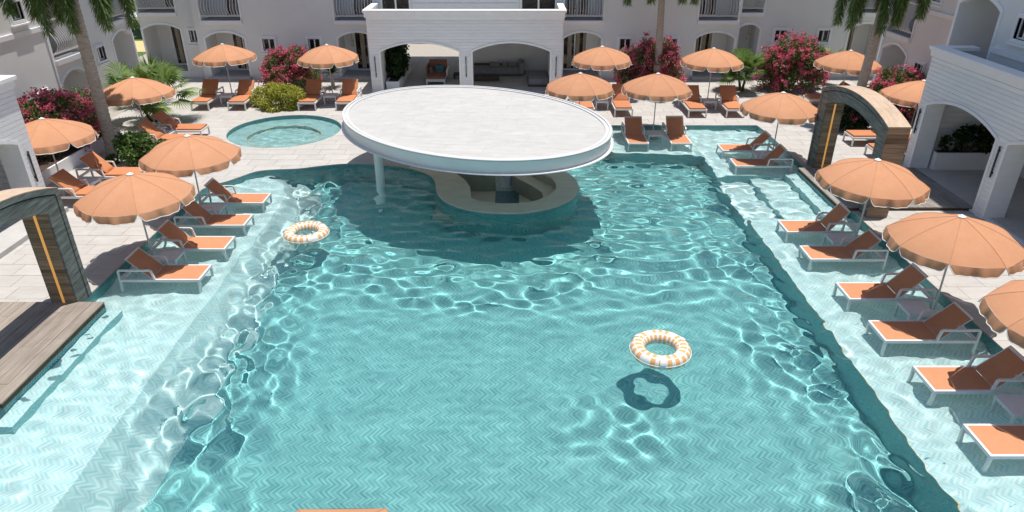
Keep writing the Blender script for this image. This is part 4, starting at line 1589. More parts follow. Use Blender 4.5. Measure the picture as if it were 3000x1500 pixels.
# ------------------------------------------------------------------ sun loungers
LL, LWD = 2.13, 0.87
def make_lounger(kind):
    root = thing('sun_lounger', '', 'sun lounger', (0, 0, 0), 0, 'terracotta sun loungers around the pool')
    hw = LWD / 2
    zt = 0.39
    m_ = MB()
    m_.box(0, LL, -hw, -hw + 0.055, zt - 0.075, zt)
    m_.box(0, LL, hw - 0.055, hw, zt - 0.075, zt)
    m_.box(LL - 0.055, LL, -hw + 0.055, hw - 0.055, zt - 0.074, zt - 0.001)
    m_.box(0.0, 0.055, -hw + 0.055, hw - 0.055, zt - 0.074, zt - 0.001)
    m_.box(0.84, 0.88, -hw + 0.055, hw - 0.055, zt - 0.07, zt - 0.03)
    m_.build('frame', 'metal', root, bevel=0.006)
    for (x, s) in ((0.0, -1), (0.0, 1), (LL - 0.06, -1), (LL - 0.06, 1)):
        m_ = MB()
        y0_ = -hw + 0.001 if s < 0 else hw - 0.061
        m_.box(x, x + 0.06, y0_, y0_ + 0.06, -0.20 if kind == 'pool' else 0.0, zt - 0.076)
        m_.build('leg', 'metal', root, bevel=0.005)
    for s in (-1, 1):
        y0_ = s * (hw - 0.0275)
        m_ = MB()
        pts = [(0.028, zt), (0.028, zt + 0.24), (0.045, zt + 0.262), (0.86, zt + 0.262), (0.895, zt + 0.245), (0.945, zt)]
        vs, fs = [], []
        for i, (px, pz) in enumerate(pts):
            t0 = Vector((pts[min(i + 1, 5)][0] - pts[max(i - 1, 0)][0], pts[min(i + 1, 5)][1] - pts[max(i - 1, 0)][1])).normalized()
            nx_, nz_ = -t0.y, t0.x
            for (dn, dy_) in ((-0.022, -0.027), (0.022, -0.027), (0.022, 0.027), (-0.022, 0.027)):
                vs.append((px + nx_ * dn, y0_ + dy_, pz + nz_ * dn))
        for i in range(5):
            for k in range(4):
                fs.append((i * 4 + k, i * 4 + (k + 1) % 4, i * 4 + 4 + (k + 1) % 4, i * 4 + 4 + k))
        m_.add(vs, fs)
        m_.build('armrest', 'metal', root)
    ang = R(48)
    hx = 0.84
    ca, sa = math.cos(ang), math.sin(ang)
    if kind == 'pool':
        m_ = MB()
        m_.box(hx + 0.02, LL - 0.057, -hw + 0.057, hw - 0.057, zt - 0.014, zt - 0.003)
        m_.build('seat', 'sling', root)
        Lb, th = 0.82, 0.016
        def bx(m2, a0, a1, y0_, y1_, t0, t1):
            vs = [(hx - a * ca - t * -sa * -1, y_, zt - 0.004 + a * sa + t * ca) for t in (t0, t1) for y_ in (y0_, y1_) for a in (a0, a1)]
            m2.add(vs, [(0, 2, 3, 1), (4, 5, 7, 6), (0, 1, 5, 4), (2, 6, 7, 3), (0, 4, 6, 2), (1, 3, 7, 5)])
        m_ = MB()
        bx(m_, 0.0, Lb, -hw + 0.062, hw - 0.062, -0.005, 0.010)
        b_ = m_.build('backrest', 'sling', root)
        m_ = MB()
        bx(m_, 0.0, Lb + 0.004, -hw + 0.06, -hw + 0.085, -0.03, -0.0055)
        bx(m_, 0.0, Lb + 0.004, hw - 0.085, hw - 0.06, -0.03, -0.0055)
        bx(m_, Lb - 0.03, Lb + 0.003, -hw + 0.085, hw - 0.085, -0.029, -0.006)
        m_.build('back_frame', 'metal', b_)
    else:
        m_ = MB()
        m_.box(hx + 0.0, LL - 0.03, -hw + 0.05, hw - 0.05, zt - 0.005, zt + 0.075)
        m_.build('seat_cushion', 'cushion', root, smooth=True, bevel=0.03)
        Lb = 0.86
        m_ = MB()
        t0, t1 = 0.0, 0.085
        vs = [(hx - a * ca + t * sa, y_, zt + 0.02 + a * sa + t * ca) for t in (t0, t1) for y_ in (-hw + 0.05, hw - 0.05) for a in (0.03, Lb)]
        m_.add(vs, [(0, 2, 3, 1), (4, 5, 7, 6), (0, 1, 5, 4), (2, 6, 7, 3), (0, 4, 6, 2), (1, 3, 7, 5)])
        b_ = m_.build('back_cushion', 'cushion', root, smooth=True, bevel=0.03)
        m_ = MB()
        vs = [(hx - a * ca + t * sa, y_, zt + 0.02 + a * sa + t * ca) for t in (-0.03, -0.002) for y_ in (-hw + 0.08, hw - 0.08) for a in (0.0, Lb - 0.03)]
        m_.add(vs, [(0, 2, 3, 1), (4, 5, 7, 6), (0, 1, 5, 4), (2, 6, 7, 3), (0, 4, 6, 2), (1, 3, 7, 5)])
        m_.build('back_frame', 'metal', b_)
    for s in (-1, 1):
        m_ = MB()
        y_ = s * (hw - 0.10)
        m_.tube([(0.06, y_, zt - 0.04), (hx - 0.50 * ca + 0.01, y_, zt + 0.50 * sa - 0.04)], 0.012, 6)
        m_.build('back_prop', 'metal', root)
    return root
lp0, ld0 = make_lounger('pool'), make_lounger('deck')
usedp = {'pool': False, 'deck': False}
def lounger(kind, foot, ang, label):
    """foot = midpoint of the foot end on plan, ang = direction the feet point"""
    src = lp0 if kind == 'pool' else ld0
    o = copy_tree(src) if usedp[kind] else src
    usedp[kind] = True
    d = Vector((math.cos(ang), math.sin(ang)))
    o.location = (foot[0] - d.x * LL, foot[1] - d.y * LL, STAND_Z if kind == 'pool' else 0.0)
    o.rotation_euler = (0, 0, ang)
    o['label'] = label
    da = R(random.uniform(-5, 4))
    for ch in o.children:
        if ch.name.startswith('back') and not ch.name.startswith('back_prop'):
            h = Vector((0.84, 0, 0.39))
            rot = Matrix.Rotation(da, 4, 'Y')
            ch.location = h - rot @ h
            ch.rotation_euler = (0, da, 0)
    return o
POOLL = [
    ((-8.24, 16.33), 0, 'nearest left lounger standing in the pool closest to the wooden arch'),
    ((-8.24, 18.13), 0, 'second lounger from the front on the left pool ledge, behind the front table'),
    ((-8.24, 19.75), 0, 'third lounger from the front on the left pool ledge, under the middle parasol'),
    ((-8.22, 21.52), 0, 'farthest lounger on the left pool ledge near the curved pool edge'),
    ((8.41, 26.85), PI, 'far lounger of the two in the pool corner left of the wooden arch'),
    ((8.42, 25.07), PI, 'near lounger of the two in the pool corner left of the wooden arch'),
    ((8.30, 19.28), PI, 'lounger on the right ledge nearest the submerged steps and timber deck'),
    ((8.32, 17.50), PI, 'second right ledge lounger after the timber deck, in front of its side table'),
    ((8.47, 15.34), PI, 'right ledge lounger beneath the left side of the large cut-off parasol'),
    ((8.48, 13.50), PI, 'right ledge lounger in front of the table under the large cut-off parasol'),
    ((8.61, 11.69), PI, 'right ledge lounger with its back near the right edge, third from the front corner'),
    ((8.62, 9.84), PI, 'bottom right lounger cut off by the right edge with only its foot showing'),
    ((5.21, 27.35), -PI / 2, 'left one of two loungers facing the camera at the back of the pool'),
    ((6.98, 27.35), -PI / 2, 'right one of two loungers facing the camera at the back of the pool'),
]
for f, a, lab in POOLL:
    lounger('pool', f, a, lab)
DECKL = [
    ((-14.91, 32.59), -PI / 2, 'cushioned lounger at the back left, left of the small table'),
    ((-13.15, 32.59), -PI / 2, 'cushioned lounger at the back left between table and lime shrub'),
    ((-9.80, 32.59), -PI / 2, 'cushioned lounger just right of the lime green shrub'),
    ((-8.00, 32.59), -PI / 2, 'cushioned lounger nearest the left pier of the white pavilion'),
    ((3.40, 31.5), -PI / 2, 'cushioned lounger half hidden by the oval bar roof rim and a parasol'),
    ((5.18, 31.5), -PI / 2, 'cushioned lounger between two parasols behind the pool loungers'),
    ((8.57, 31.37), -PI / 2, 'cushioned lounger left of the table at the back right'),
    ((10.33, 31.37), -PI / 2, 'cushioned lounger right of the table at the back right'),
    ((-13.02, 28.53), 0, 'cushioned lounger with its foot towards the round spa pool'),
    ((-13.02, 27.1), 0, 'cushioned lounger half hidden behind the shrub and a parasol, below the spa one'),
    ((-13.05, 23.13), 0, 'cushioned lounger in the shade beside the green shrub on the left'),
    ((-13.05, 21.33), 0, 'cushioned lounger behind the left wooden arch, beneath the bougainvillea parasol'),
    ((13.88, 27.62), PI, 'cushioned lounger seen through the right wooden arch, the farther one'),
    ((13.99, 25.87), PI, 'cushioned lounger whose foot end shows low through the right wooden arch'),
    ((14.4, 33.6), PI, 'cushioned lounger behind the top of the right wooden arch'),
]
for f, a, lab in DECKL:
    lounger('deck', f, a, lab)

# pillows resting on loungers
def pillow_mesh(w_, d_, h_):
    vs, fs = [], []
    k = 10
    for s in (1, -1):
        for i in range(k + 1):
            for j_ in range(k + 1):
                u, v = -1 + 2 * i / k, -1 + 2 * j_ / k
                z = h_ * (max(0, 1 - u ** 4) * max(0, 1 - v ** 4)) ** 0.5
                c = 1 - 0.06 * (1 - abs(u)) - 0.0
                c2 = 1 - 0.06 * (1 - abs(v))
                vs.append((u * w_ * c2, v * d_ * c, s * z + h_))
    n_ = (k + 1) ** 2
    for s in range(2):
        for i in range(k):
            for j_ in range(k):
                a = s * n_ + i * (k + 1) + j_
                fs.append((a, a + 1, a + k + 2, a + k + 1))
    m_ = MB()
    m_.add(vs, fs)
    return m_
def pillow(label, loc, rot, mat='cushion', size=(0.22, 0.27, 0.06)):
    o = pillow_mesh(*size).build('pillow', mat, None, smooth='all')
    o.location = loc
    o.rotation_euler = rot
    return tag(o, label, 'pillow')
pillow('terracotta pillow on the lounger pointing at the spa pool', (-14.42, 28.5, 0.56), (0, R(40), R(4)))
pillow('terracotta pillow on the lounger behind the palm trunk and shrub', (-14.40, 27.08, 0.56), (0, R(40), R(-5)))
pillow('terracotta pillow on the shaded lounger beside the green shrub', (-14.40, 23.1, 0.56), (0, R(40), R(3)))

# ------------------------------------------------------------------ side tables
def make_table():
    root = thing('side_table', '', 'side table', (0, 0, 0), 0, 'small white tables between the loungers')
    m_ = MB()
    m_.box(-0.31, 0.31, -0.31, 0.31, 0.40, 0.43)
    m_.build('table_top', 'metal', root, bevel=0.005)
    m_ = MB()
    for s in (-1, 1):
        m_.box(-0.25, 0.25, s * 0.28 - 0.015, s * 0.28 + 0.015, 0.345, 0.3995)
        m_.box(s * 0.28 - 0.015, s * 0.28 + 0.015, -0.25, 0.25, 0.345, 0.3995)
    m_.build('apron', 'metal', root)
    for sx_ in (-1, 1):
        for sy_ in (-1, 1):
            m_ = MB()
            m_.box(sx_ * 0.28 - 0.028, sx_ * 0.28 + 0.028, sy_ * 0.28 - 0.028, sy_ * 0.28 + 0.028, 0, 0.399)
            m_.build('leg', 'metal', root, bevel=0.004)
    return root
TAB = [
    (-9.62, 17.22, STAND_Z, 'white side table in the pool between the two nearest left loungers'),
    (-9.68, 20.64, STAND_Z, 'white side table in the pool between the two farther left loungers'),
    (9.66, 18.38, STAND_Z, 'white side table in the pool in front of the timber deck parasol pole'),
    (9.88, 14.44, STAND_Z, 'white side table in the pool under the large parasol on the right'),
    (10.03, 10.77, STAND_Z, 'white side table cut off by the right edge between the bottom right loungers'),
    (9.84, 25.95, STAND_Z, 'white side table between the two loungers in the far right pool corner'),
    (6.10, 28.67, STAND_Z, 'white side table between the two camera-facing loungers in the pool'),
    (-14.03, 34.0, 0.0, 'white side table between the two cushioned loungers farthest back left'),
    (-8.95, 34.0, 0.0, 'white side table by the loungers left of the white pavilion'),
    (4.31, 33.0, 0.0, 'white side table behind the oval roof between two parasols'),
    (9.48, 33.0, 0.0, 'white side table between the loungers at the back right'),
    (-14.35, 27.85, 0.0, 'white side table in the shade between the loungers beside the fan palm'),
    (-14.55, 22.2, 0.0, 'white side table between the loungers under the bougainvillea parasol'),
]
tb0 = make_table()
for i, (x, y, z, lab) in enumerate(TAB):
    o = tb0 if i == 0 else copy_tree(tb0)
    o.location = (x, y, z)
    o['label'] = lab
    if z < -0.1:
        for ch in o.children:
            if ch.name.startswith('leg'):
                ch.scale = (1, 1, 1.5)
                ch.location = (0, 0, -0.1995)

# ------------------------------------------------------------------ swim rings
def ring_mat():
    m, nt, p = newmat('ring_vinyl')
    uv = N(nt, 'ShaderNodeUVMap')
    sx = N(nt, 'ShaderNodeSeparateXYZ')
    nt.links.new(uv.outputs[0], sx.inputs[0])
    u, v = sx.outputs[0], sx.outputs[1]
    row = math_n(nt, 'FLOOR', math_n(nt, 'MULTIPLY', v, 6))
    uu = math_n(nt, 'ADD', math_n(nt, 'MULTIPLY', u, 22), math_n(nt, 'MULTIPLY', row, 0.0))
    st_ = math_n(nt, 'LESS_THAN', math_n(nt, 'FRACT', uu), 0.58)
    cb = N(nt, 'ShaderNodeCombineXYZ')
    nt.links.new(math_n(nt, 'FLOOR', uu), cb.inputs[0])
    nt.links.new(row, cb.inputs[1])
    w = N(nt, 'ShaderNodeTexWhiteNoise', noise_dimensions='2D')
    nt.links.new(cb.outputs[0], w.inputs['Vector'])
    on = math_n(nt, 'MULTIPLY', st_, math_n(nt, 'GREATER_THAN', w.outputs[0], 0.22))
    gap = math_n(nt, 'GREATER_THAN', math_n(nt, 'FRACT', math_n(nt, 'MULTIPLY', v, 6)), 0.12)
    on = math_n(nt, 'MULTIPLY', on, gap)
    col = mix_col(nt, on, (0.80, 0.77, 0.72), (0.80, 0.41, 0.15))
    nt.links.new(col, p.inputs['Base Color'])
    p.inputs['Roughness'].default_value = 0.28
    return m
MAT['ring'] = ring_mat()
def swim_ring(label, x, y, Ro, r_, turn):
    o = thing('swim_ring', label, 'swim ring', (x, y, WATER_Z), turn, 'inflatable rings floating on the pool')
    ku, kv = 72, 20
    vs, fs, uvs = [], [], []
    for i in range(ku + 1):
        for j_ in range(kv + 1):
            a, b = 2 * PI * i / ku, 2 * PI * j_ / kv
            rr_ = r_ * (1 + 0.012 * math.sin(a * 22))
            R_ = Ro - r_ + rr_ * math.cos(b)
            vs.append((R_ * math.cos(a), R_ * math.sin(a), 0.55 * r_ + rr_ * math.sin(b) * 0.92))
    for i in range(ku):
        for j_ in range(kv):
            q_ = i * (kv + 1) + j_
            fs.append((q_, q_ + kv + 1, q_ + kv + 2, q_ + 1))
            uvs += [(i / ku, j_ / kv), ((i + 1) / ku, j_ / kv), ((i + 1) / ku, (j_ + 1) / kv), (i / ku, (j_ + 1) / kv)]
    m_ = MB()
    m_.add(vs, fs)
    t = m_.build('tube', 'ring', o, smooth='all')
    ul = t.data.uv_layers.new(name='UVMap')
    ul.data.foreach_set('uv', np.array(uvs, np.float32).ravel())
    m_ = MB()
    m_.tube([((Ro - r_ + r_ * 1.0) * math.cos(a) * 1.004, (Ro - r_ + r_) * math.sin(a) * 1.004, 0.55 * r_) for a in np.linspace(0, 2 * PI, 73)[:-1]], 0.007, 5, 0, True)
    m_.build('weld_seam', 'piping', o, smooth=True)
    for a in (0.6, 2.7, 4.75):
        m_ = MB()
        c, s = math.cos(a), math.sin(a)
        pts = []
        for b in np.linspace(-0.5, 1.6, 9):
            R_ = Ro - r_ + (r_ + 0.012) * math.cos(b)
            pts.append((R_, 0.55 * r_ + (r_ + 0.012) * math.sin(b) * 0.92))
        vs = []
        for R_, z_ in pts:
            for d in (-0.06, 0.06):
                vs.append((R_ * c - d * s, R_ * s + d * c, z_))
        m_.add(vs, [(2 * i, 2 * i + 1, 2 * i + 3, 2 * i + 2) for i in range(8)])
        m_.build('patch', 'piping', o)
    return o
swim_ring('orange and white swim ring floating near the left loungers', -6.24, 18.95, 0.68, 0.17, 0.4)
swim_ring('orange and white swim ring floating in the open middle of the pool', 3.34, 12.87, 0.68, 0.17, 1.9)

# ------------------------------------------------------------------ plants
def leaves(P, D, size, asp=0.45, droop=0.15, r=None):
    """diamond leaves at P pointing along D"""
    r = r or rng
    n_ = len(P)
    D = D / (np.linalg.norm(D, axis=1, keepdims=True) + 1e-9)
    rv = r.normal(size=(n_, 3))
    Sd = np.cross(D, rv)
    Sd /= np.linalg.norm(Sd, axis=1, keepdims=True) + 1e-9
    s = (size * r.uniform(0.7, 1.3, n_))[:, None]
    tip = P + D * s
    tip[:, 2] -= droop * s[:, 0]
    mid = P + D * s * 0.5
    V_ = np.stack([P, mid + Sd * s * asp, tip, mid - Sd * s * asp], 1).reshape(-1, 3)
    F_ = np.arange(4 * n_).reshape(-1, 4)
    return V_, F_

def bush(name, label, cat, base, half, z0, z1, nleaf, nfl, leafmat='leaf', seed=1, leafsize=0.12, clumps=34, stems=5, group=None, lump=0.30, fl_bias=0.15):
    o = thing(name, label, cat, (base[0], base[1], 0), 0, group)
    r = np.random.default_rng(seed)
    h = z1 - z0
    th = r.uniform(0, 2 * PI, clumps)
    cz = r.uniform(0.02, 1, clumps) ** 0.75
    rad = np.sqrt(np.clip(1 - (np.abs(cz - 0.42) / 0.62) ** 2.2, 0.05, 1)) * r.uniform(0.35, 0.86, clumps)
    cen = np.stack([np.cos(th) * rad * half[0], np.sin(th) * rad * half[1], z0 + cz * h * 0.9], 1)
    cr = r.uniform(lump * 0.7, lump * 1.35, clumps) * min(1.4, (half[0] + half[1]) / 2.4)
    def sample(n_, shell, up):
        k = r.integers(0, clumps, n_)
        d = r.normal(size=(n_, 3))
        d /= np.linalg.norm(d, axis=1, keepdims=True)
        out = cen[k] * np.array([1 / max(half[0], .1), 1 / max(half[1], .1), 0])
        d = d + up * np.array([0, 0, 1]) + 0.5 * out
        d /= np.linalg.norm(d, axis=1, keepdims=True)
        rr_ = cr[k] * r.uniform(shell, 1.0, n_)
        P = cen[k] + d * rr_[:, None]
        P[:, 2] = np.maximum(P[:, 2], z0 + 0.02 + 0.05 * r.uniform(0, 1, n_))
        return P, d
    P, d = sample(nleaf, 0.35, 0.15)
    d = d + r.normal(scale=0.6, size=d.shape)
    V_, F_ = leaves(P, d, leafsize, r=r)
    me = fast_mesh('foliage', V_, F_, [leafmat])
    f = bpy.data.objects.new('foliage', me)
    C.objects.link(f)
    f.parent = o
    f['kind'] = 'stuff'
    if nfl:
        ncl = max(30, nfl // 22)
        P0, d0 = sample(ncl, 0.92, fl_bias)
        k = r.integers(0, ncl, nfl)
        P = P0[k] + d0[k] * 0.05 + r.normal(scale=0.062, size=(nfl, 3))
        d = d0[k] + r.normal(scale=0.9, size=(nfl, 3))
        V_, F_ = leaves(P, d, 0.075, 0.55, 0.05, r=r)
        me = fast_mesh('blossoms', V_, F_, ['bract'])
        f = bpy.data.objects.new('blossoms', me)
        C.objects.link(f)
        f.parent = o
        f['kind'] = 'stuff'
    m_ = MB()
    for i in range(stems):
        c = cen[r.integers(0, clumps)]
        m_.tube([(c[0] * 0.1, c[1] * 0.1, z0 - 0.02), (c[0] * 0.5, c[1] * 0.5, z0 + (c[2] - z0) * 0.6), tuple(c)], [0.03, 0.022, 0.01], 5)
    m_.build('stems', 'stem', o)
    return o
BOUG = 'pink bougainvillea bushes around the courtyard'
bush('bougainvillea', 'pink bougainvillea spilling over the low white planter on the far left', 'bush', (-17.3, 25.7), (0.95, 2.6), 0.45, 2.5, 11000, 7500, 'leaf', 21, 0.085, 60, 6, BOUG)
bush('bougainvillea', 'pink bougainvillea mound between the two back left parasols', 'bush', (-11.72, 36.9), (1.75, 1.35), 0.0, 1.95, 11000, 9000, 'leaf', 22, 0.085, 60, 6, BOUG)
bush('bougainvillea', 'pink bougainvillea mound around the middle palm trunk', 'bush', (7.45, 37.0), (2.0, 1.35), 0.0, 2.4, 13000, 10500, 'leaf', 23, 0.085, 70, 6, BOUG)
bush('bougainvillea', 'largest pink bougainvillea mound right of the fan palm', 'bush', (14.8, 36.9), (2.15, 1.45), 0.0, 2.65, 15000, 13000, 'leaf', 24, 0.085, 80, 6, BOUG)
bush('bougainvillea', 'pink bougainvillea behind the right palm trunk against the shaded wing', 'bush', (17.6, 31.4), (1.6, 1.5), 0.0, 2.1, 11000, 9000, 'leaf', 25, 0.085, 60, 6, BOUG)
bush('shrub', 'dark shrub with a few pink flowers framed by the right wooden arch', 'bush', (15.0, 29.6), (1.3, 0.8), 0.0, 1.35, 6500, 500, 'leafdark', 26, 0.11, 40, 5)
bush('shrub', 'low lime green shrub between the cushioned loungers', 'bush', (-11.4, 33.2), (1.5, 0.95), 0.0, 1.02, 9500, 0, 'leaflime', 27, 0.085, 38, 5, None, 0.28)
bush('shrub', 'low dark green shrub at the foot of the left palm trunk', 'bush', (-14.35, 25.3), (1.15, 0.85), 0.0, 0.95, 5200, 0, 'leaf', 28, 0.11, 24, 7, None, 0.30)

def planter(label, x0, x1, y0, y1, h):
    o = thing('planter', label, 'planter', ((x0 + x1) / 2, (y0 + y1) / 2, 0))
    hx, hy = (x1 - x0) / 2, (y1 - y0) / 2
    t = 0.07
    m_ = MB()
    m_.box(-hx, hx, -hy, -hy + t, 0.0, h)
    m_.box(-hx, hx, hy - t, hy, 0.0, h)
    m_.box(-hx, -hx + t, -hy + t, hy - t, 0.0, h - 0.001)
    m_.box(hx - t, hx, -hy + t, hy - t, 0.0, h - 0.001)
    m_.build('wall', 'white', o)
    m_ = MB()
    m_.box(-hx + t, hx - t, -hy + t, hy - t, 0.05, h - 0.06)
    m_.build('soil', 'soil', o)
    return o
planter('low white planter wall under the far left bougainvillea', -18.4, -16.45, 22.2, 28.2, 0.5)
p_ = planter('white planter box inside the right pavilion arch', 15.55, 18.2, 24.18, 24.78, 0.75)
bush('planter_shrub', 'dark leafy shrub growing in the planter inside the right pavilion', 'bush', (16.75, 24.35), (1.15, 0.22), 0.65, 1.75, 1500, 0, 'leafdark', 31, 0.13, 34, 9, None, 0.22)
planter('long white planter inside the left arch of the twin-arched pavilion', -6.65, -5.95, 36.6, 41.4, 0.45)
bush('planter_shrub', 'dark climbing shrub in the planter inside the left pavilion arch', 'bush', (-6.3, 38.6), (0.45, 2.0), 0.4, 2.4, 5000, 0, 'leafdark', 32, 0.13, 40, 5, None, 0.28)

# fan palms, yucca, agave
def fan_palm(name, label, base, h, nleaf, rad, seed, mat='leafpalm', trunks=2, cat='palm plant', spread=1.0, seg=20):
    o = thing(name, label, cat, (base[0], base[1], 0))
    r = np.random.default_rng(seed)
    V_, F_, nv = [], [], 0
    tm = MB()
    pm = MB()
    for t in range(trunks):
        ta = r.uniform(0, 2 * PI)
        lean = 0.28 * spread if trunks > 1 else 0.05
        topx, topy = math.cos(ta + t * 2.2) * lean, math.sin(ta + t * 2.2) * lean
        tm.tube([(topx * 0.2, topy * 0.2, -0.02), (topx * 0.7, topy * 0.7, h * 0.55), (topx, topy, h)], [0.08, 0.06, 0.05], 7)
        for i in range(nleaf // trunks):
            az = r.uniform(0, 2 * PI)
            el = r.uniform(-0.45, 1.15)
            d = Vector((math.cos(az) * math.cos(el), math.sin(az) * math.cos(el), math.sin(el)))
            pl = r.uniform(0.45, 0.8) * rad
            c = Vector((topx, topy, h)) + d * pl
            c.z -= 0.10 * pl
            pm.tube([(topx, topy, h), tuple(c)], [0.014, 0.009], 4)
            side = d.cross(Vector((0, 0, 1))).normalized()
            upv = side.cross(d).normalized()
            L_ = r.uniform(0.8, 1.1) * rad * 0.72
            for k in range(seg):
                a = (-1 + 2 * k / (seg - 1)) * R(105)
                dd = (d * math.cos(a) + side * math.sin(a) + upv * 0.15 * math.cos(a)).normalized()
                ww = side * math.cos(a) - d * math.sin(a)
                l2 = L_ * (0.75 + 0.25 * math.cos(a))
                m1_ = c + dd * l2 * 0.55
                tip = c + dd * l2 - Vector((0, 0, 0.22 * l2))
                w_ = 0.036
                V_ += [tuple(c), tuple(m1_ + ww * w_), tuple(tip), tuple(m1_ - ww * w_)]
                F_.append((nv, nv + 1, nv + 2, nv + 3))
                nv += 4
    tm.build('trunk', 'stem', o, smooth=True)
    pm.build('stalks', 'leafpalm', o)
    me = fast_mesh('fronds', np.array(V_), np.array(F_), [mat])
    f = bpy.data.objects.new('fronds', me)
    C.objects.link(f)
    f.parent = o
    return o
fan_palm('fan_palm', 'spreading fan palm beside the spa loungers under a parasol', (-16.3, 30.8), 1.35, 54, 1.3, 41, trunks=3, spread=2.2)
fan_palm('fan_palm', 'fan palm between the two back right bougainvillea mounds', (12.1, 36.4), 1.1, 48, 1.0, 42, trunks=2)
fan_palm('fan_palm', 'fan palm peeping out right of the largest bougainvillea', (16.9, 37.6), 1.3, 22, 0.9, 43, trunks=1)
def spiky(name, label, base, z, n_, L_, seed, wid=0.035, mat='leafpalm', cat='plant', flat=0.0):
    o = thing(name, label, cat, (base[0], base[1], 0))
    r = np.random.default_rng(seed)
    V_, F_ = [], []
    for i in range(n_):
        az = r.uniform(0, 2 * PI)
        el = r.uniform(0.05, 1.35) - flat
        l2 = L_ * r.uniform(0.75, 1.1)
        d = np.array([math.cos(az) * math.cos(el), math.sin(az) * math.cos(el), math.sin(el)])
        s = np.array([-math.sin(az), math.cos(az), 0]) * wid
        p0 = np.array([0, 0, z]) + d * 0.05
        p1 = np.array([0, 0, z]) + d * l2 * 0.55
        p2 = np.array([0, 0, z]) + d * l2 - np.array([0, 0, 0.12 * l2 * math.cos(el)])
        b = len(V_)
        V_ += [p0 - s * 0.6, p0 + s * 0.6, p1 + s, p1 - s, p2 + s * 0.05, p2 - s * 0.05]
        F_ += [(b, b + 1, b + 2, b + 3), (b + 3, b + 2, b + 4, b + 5)]
    me = fast_mesh('leaves', np.array(V_), np.array(F_), [mat])
    f = bpy.data.objects.new('leaves', me)
    C.objects.link(f)
    f.parent = o
    m_ = MB()
    m_.tube([(0, 0, -0.02), (0, 0, z * 0.6), (0, 0, z + 0.04)], [0.10, 0.08, 0.07], 8)
    m_.build('trunk', 'bark', o, smooth=True)
    return o
spiky('yucca', 'spiky yucca behind the fan palm at the left wing corner', (-18.3, 33.3), 1.1, 90, 1.15, 51)
spiky('yucca', 'tall spiky yucca by the far left terrace arch', (-17.4, 33.6), 1.45, 110, 1.2, 54)
spiky('agave', 'dark spiky agave behind the back left bougainvillea under a window', (-11.3, 38.3), 1.35, 120, 0.8, 52, 0.03, 'leafdark')
spiky('agave', 'dark spiky plant between bougainvillea and the parasol by the pavilion', (-9.6, 37.2), 0.75, 110, 1.0, 53, 0.03, 'leafdark')

# tall palms with drooping plumes
def plume(V_, F_, P0, P1, P2, P3, r, n_=84, ll=0.62):
    """bottle-brush frond: leaflets all round a drooping stalk"""
    bz = lambda t: P0 * (1 - t) ** 3 + P1 * 3 * t * (1 - t) ** 2 + P2 * 3 * t * t * (1 - t) + P3 * t ** 3
    path = [bz(i / 16) for i in range(17)]
    for i in range(n_):
        t = 0.12 + 0.88 * i / (n_ - 1)
        p = bz(t)
        tg = (bz(min(t + 0.02, 1.0)) - bz(t - 0.02)).normalized()
        a_ = tg.orthogonal().normalized()
        b_ = tg.cross(a_)
        l2 = ll * (0.55 + 0.45 * math.sin(PI * min(1.0, t * 0.8 + 0.15)))
        for k in range(10):
            w = 2 * PI * (k + r.uniform(-0.4, 0.4)) / 10
            d = (a_ * math.cos(w) + b_ * math.sin(w)) * 0.85 + tg * 0.7
            d.z -= 0.10
            d.normalize()
            tip = p + d * l2 * r.uniform(0.8, 1.1)
            tip.z -= 0.10 * l2
            m_ = p + d * l2 * 0.5
            s = d.cross(tg)
            if s.length < 1e-3:
                continue
            s = s.normalized() * 0.021
            b = len(V_)
            V_ += [tuple(p), tuple(m_ + s), tuple(tip), tuple(m_ - s)]
            F_.append((b, b + 1, b + 2, b + 3))
    return path
def palm_tree(label, base, top, r0, r1, fronds, seed, zc=None):
    o = thing('palm_tree', label, 'palm tree', (base[0], base[1], base[2]))
    b0 = Vector(base)
    T = Vector(top) - b0
    m_ = MB()
    path, rad = [], []
    k = 64
    for i in range(k + 1):
        t = i / k
        p = Vector((T.x * t ** 1.15, T.y * t ** 1.15, T.z * t))
        path.append(tuple(p))
        rr_ = r0 + (r1 - r0) * t ** 0.8
        if t < 0.08:
            rr_ += 0.05 * (1 - t / 0.08)
        rad.append(rr_ * (1.06 if i % 2 else 0.97) * random.uniform(0.985, 1.015))
    m_.tube(path, rad, 18)
    m_.build('trunk', 'bark', o, smooth=50)
    m_ = MB()
    m_.tube([tuple(T), tuple(T + Vector((0.01, 0, 0.45))), tuple(T + Vector((0.02, 0, 0.95)))], [r1 * 1.02, r1 * 0.9, r1 * 0.45], 14)
    m_.build('crownshaft', 'leaf', o, smooth=True)
    r = random.Random(seed)
    c = T + Vector((0.02, 0, 0.85))
    for (az, reach, ztip) in fronds:
        d = Vector((math.cos(az), math.sin(az), 0))
        P0, P3 = c.copy(), Vector((T.x + d.x * reach, T.y + d.y * reach, ztip - base[2]))
        P1 = c + d * reach * 0.55 + Vector((0, 0, 0.95))
        P2 = Vector((P3.x + d.x * 0.10, P3.y + d.y * 0.10, c.z + 0.55))
        V_, F_ = [], []
        stalk = plume(V_, F_, P0, P1, P2, P3, r)
        me = fast_mesh('frond', np.array(V_), np.array(F_), ['leafpalm'])
        f = bpy.data.objects.new('frond', me)
        C.objects.link(f)
        f.parent = o
        m_ = MB()
        m_.tube([tuple(p) for p in stalk], [0.03 * (1 - 0.8 * i / 16) for i in range(17)], 5)
        m_.build('stalk', 'leafpalm', f, smooth=True)
    return o
D_ = R
